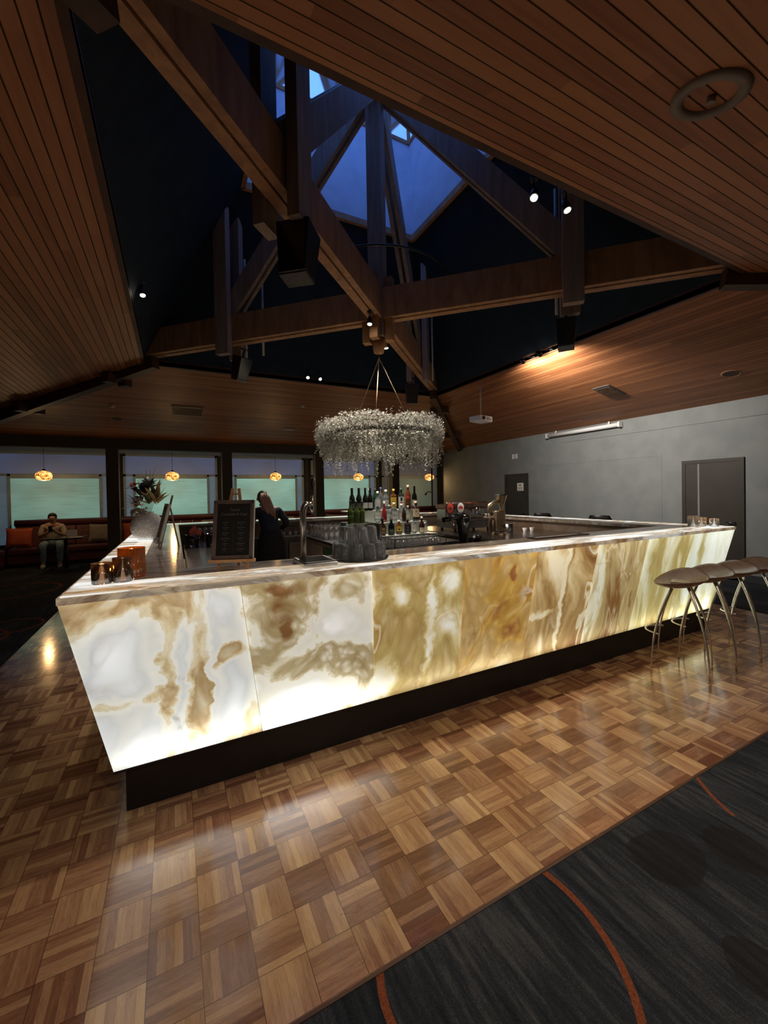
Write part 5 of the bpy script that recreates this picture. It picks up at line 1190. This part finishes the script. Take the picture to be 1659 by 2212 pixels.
# bartender, seen from behind, bending over the back bench
t = thing('person', 'person in dark top and black skirt with long blonde ponytail, bending over the back bench', 'person', (1.28, 6.18, 0), .0)
J, E = {}, []
J['pelvis'] = (0, -.02, .95, (.16, .12)); J['waist'] = (-.01, .02, 1.09, (.125, .10)); J['chest'] = (-.02, .10, 1.27, (.155, .11)); J['up'] = (-.03, .16, 1.39, (.13, .09)); J['neck'] = (-.05, .20, 1.46, (.05, .05)); J['hb'] = (-.06, .23, 1.51, (.055, .06)); J['head'] = (-.07, .25, 1.56, (.068, .08)); J['crown'] = (-.07, .25, 1.62, (.05, .058))
E += [('pelvis', 'waist'), ('waist', 'chest'), ('chest', 'up'), ('up', 'neck'), ('neck', 'hb'), ('hb', 'head'), ('head', 'crown')]
for k, s in (('l', -1), ('r', 1)):
    J[k + 'sh'] = (-.03 + s * .17, .15, 1.38, .058); E.append(('up', k + 'sh'))
    el = (-.03 + s * (.24 if s < 0 else .30), .22 if s < 0 else .10, 1.16 if s < 0 else 1.18); J[k + 'el'] = (*el, .043); E.append((k + 'sh', k + 'el'))
    wr_ = (-.03 + s * .20, .44 if s < 0 else .34, 1.02 if s < 0 else 1.05); J[k + 'wr'] = (*wr_, .028); E.append((k + 'el', k + 'wr'))
    hand(J, E, wr_, (-.1 * s, .9, -.35), (1, 0, 0) if s < 0 else (-1, 0, 0), k + 'wr')
    J[k + 'hp'] = (s * .09, -.01, .86, .095); E.append(('pelvis', k + 'hp')); J[k + 'kn'] = (s * .10, .03, .48, .062); E.append((k + 'hp', k + 'kn'))
    J[k + 'an'] = (s * .10, -.03, .09, .038); E.append((k + 'kn', k + 'an')); J[k + 'to'] = (s * .11, .13, .035, .035); E.append((k + 'an', k + 'to'))
body = skin_figure('body', J, E, M['skin'], t)
Jt = {k: (v[0], v[1], v[2], tuple(q + .016 for q in v[3]) if isinstance(v[3], tuple) else v[3] + .014) for k, v in J.items() if k in ('pelvis', 'waist', 'chest', 'up', 'lsh', 'rsh', 'lel', 'rel')}
for k in ('lwr', 'rwr'):
    a, b_ = Vector(J[k[0] + 'el'][:3]), Vector(J[k][:3]); Jt[k] = (*(a.lerp(b_, .95)), .036)
Jt['up'] = (-.035, .165, 1.40, (.135, .095))
skin_figure('top', Jt, [('pelvis', 'waist'), ('waist', 'chest'), ('chest', 'up'), ('up', 'lsh'), ('up', 'rsh'), ('lsh', 'lel'), ('rsh', 'rel'), ('lel', 'lwr'), ('rel', 'rwr')], M['navyc'], t)
b = MB().lathe([(.150, 1.10), (.175, 1.02), (.205, .90), (.215, .75), (.23, .55), (.245, .36), (.24, .355), (.14, 1.05)], (0, -.005, 0), 36, mod=lambda a, i: (.82 + .18 * abs(math.cos(a))) * (1 + .02 * math.sin(a * 9 + i)))
b.build('skirt', M['blackc'], t)
for s in (-1, 1): MB().tube([(s * .10, -.07, .05), (s * .105, .04, .045), (s * .11, .16, .03)], [.045, .05, .03], 12).build('shoe', M['black'], t)
h = MB(); h.ball((-.068, .235, 1.585), .096, 22, 14, (.90, 1.02, 1.08))
for i in range(len(h.v)):
    x, y, z = h.v[i]
    if y > .27 and z < 1.61: h.v[i] = (x, .255 + (y - .27) * .25, z)
h.build('hair_cap', M['darkhair'], t)
b = MB(); rr = random.Random(5)
for k in range(46):
    a = rr.uniform(-1, 1); o = rr.uniform(-.02, .02); z1 = rr.uniform(1.20, 1.30)
    b.tube([(-.065 + a * .045, .165 + o, 1.64), (-.055 + a * .060, .125 + o * .6, 1.56), (-.03 + a * .065, .075 + o * .5, 1.46), (-.0 + a * .058, .035 + o * .4, 1.37), (.03 + a * .045, .0 + o * .3, z1)], [.016, .021, .020, .015, .003], 6)
b.build('ponytail', M['blonde'], t)
b = MB(); b.ball((-.072, .335, 1.545), .016, 8, 6, (.7, 1.2, 1.2)).build('nose', M['skin'], t)
for s in (-1, 1): MB().ball((-.07 + s * .082, .25, 1.555), .022, 10, 8, (.4, .8, 1.2)).build('ear', M['skin'], t)

# seated guest on the banquette, hands together round a phone
t = thing('person', 'person in a pale shirt and light jeans sitting on the maroon banquette holding a phone', 'person', (-2.66, 12.62, 0), .12)
J, E = {}, []
J['pelvis'] = (0, .0, .56, (.16, .13)); J['waist'] = (0, .0, .70, (.135, .11)); J['chest'] = (0, -.02, .87, (.165, .12)); J['up'] = (0, -.03, .98, (.14, .09)); J['neck'] = (0, -.05, 1.05, .052); J['hb'] = (0, -.08, 1.10, (.062, .066)); J['head'] = (0, -.09, 1.155, (.072, .085)); J['crown'] = (0, -.08, 1.215, (.058, .066))
E += [('pelvis', 'waist'), ('waist', 'chest'), ('chest', 'up'), ('up', 'neck'), ('neck', 'hb'), ('hb', 'head'), ('head', 'crown')]
for k, s in (('l', -1), ('r', 1)):
    J[k + 'sh'] = (s * .18, -.03, .96, .06); E.append(('up', k + 'sh')); J[k + 'el'] = (s * .25, -.12, .72, .046); E.append((k + 'sh', k + 'el'))
    wr_ = (s * .075, -.30, .82); J[k + 'wr'] = (*wr_, .029); E.append((k + 'el', k + 'wr')); hand(J, E, wr_, (-s * .55, -.35, .55), (0, -.5, .8) if s < 0 else (0, .5, -.8), k + 'wr')
    J[k + 'hp'] = (s * .10, -.04, .54, .09); E.append(('pelvis', k + 'hp')); J[k + 'kn'] = (s * .16, -.46, .54, .068); E.append((k + 'hp', k + 'kn'))
    J[k + 'an'] = (s * .15, -.48, .10, .042); E.append((k + 'kn', k + 'an')); J[k + 'to'] = (s * .16, -.64, .04, .038); E.append((k + 'an', k + 'to'))
skin_figure('body', J, E, M['skin'], t)
def grow(ks, g): return {k: (J[k][0], J[k][1], J[k][2], tuple(q + g for q in J[k][3]) if isinstance(J[k][3], tuple) else J[k][3] + g) for k in ks}
skin_figure('shirt', grow(('waist', 'pelvis', 'chest', 'up', 'lsh', 'rsh', 'lel', 'rel'), .016), [('waist', 'pelvis'), ('waist', 'chest'), ('chest', 'up'), ('up', 'lsh'), ('up', 'rsh'), ('lsh', 'lel'), ('rsh', 'rel')], M['shirt'], t)
skin_figure('trousers', grow(('pelvis', 'lhp', 'rhp', 'lkn', 'rkn', 'lan', 'ran'), .015), [('pelvis', 'lhp'), ('pelvis', 'rhp'), ('lhp', 'lkn'), ('rhp', 'rkn'), ('lkn', 'lan'), ('rkn', 'ran')], M['jeans'], t)
for s in (-1, 1): MB().tube([(s * .15, -.44, .05), (s * .155, -.55, .05), (s * .16, -.68, .035)], [.045, .05, .03], 12).build('shoe', M['white'], t)
h = MB(); h.ball((0, -.065, 1.195), .096, 20, 12, (.95, 1.0, .95))
for i in range(len(h.v)):
    x, y, z = h.v[i]
    if y < -.12 and z < 1.225: h.v[i] = (x, -.10 + (y + .12) * .2, z)
h.build('hair', M['darkhair'], t)
b = MB(); b.ball((0, -.185, 1.15), .016, 8, 6, (.8, 1.1, 1.3)).build('nose', M['skin'], t)
for s in (-1, 1):
    MB().ball((s * .084, -.085, 1.15), .022, 10, 8, (.4, .8, 1.2)).build('ear', M['skin'], t)
    MB().ball((s * .030, -.172, 1.175), .009, 8, 6).build('eye', M['black'], t)
MB().box(-.022, -.180, 1.108, .022, -.168, 1.116).build('mouth', paint((.25, .08, .07)), t)
ph = MB().box(-.037, -.004, 0, .037, .004, .15).build('phone', M['blackgloss']); ph.location = (-2.62, 12.20, .84); ph.rotation_euler = (.3, 0, .12); tag(ph, 'dark phone held up by the seated guest', 'phone')

# ---------------------------------------------------------------- fill lamps added out of view in the near slope for the foreground
for x, q in ((.3, 'left'), (2.5, 'middle'), (4.7, 'right')):
    t = slope_thing('fill_lamp', 'added fill lamp out of view in the near ceiling boards, %s one of three' % q, 'fill_lamp', x, -.7, 'near')
    MB().lathe([(.06, .0), (.062, .006), (.075, .006), (.077, -.003)], n=24).build('rim', M['rim'], t)
    MB().lathe([(.0005, .001), (.06, .001)], n=20).build('lens', M['lens'], t)
    p = t.matrix_world.translation
    lamp('SPOT', 'fill_lamp_spot', (p.x, p.y, p.z - .03), (p.x + .1, p.y + 1.6, 0), 48, (1, .84, .68), .06, cone=130, blend=.8)
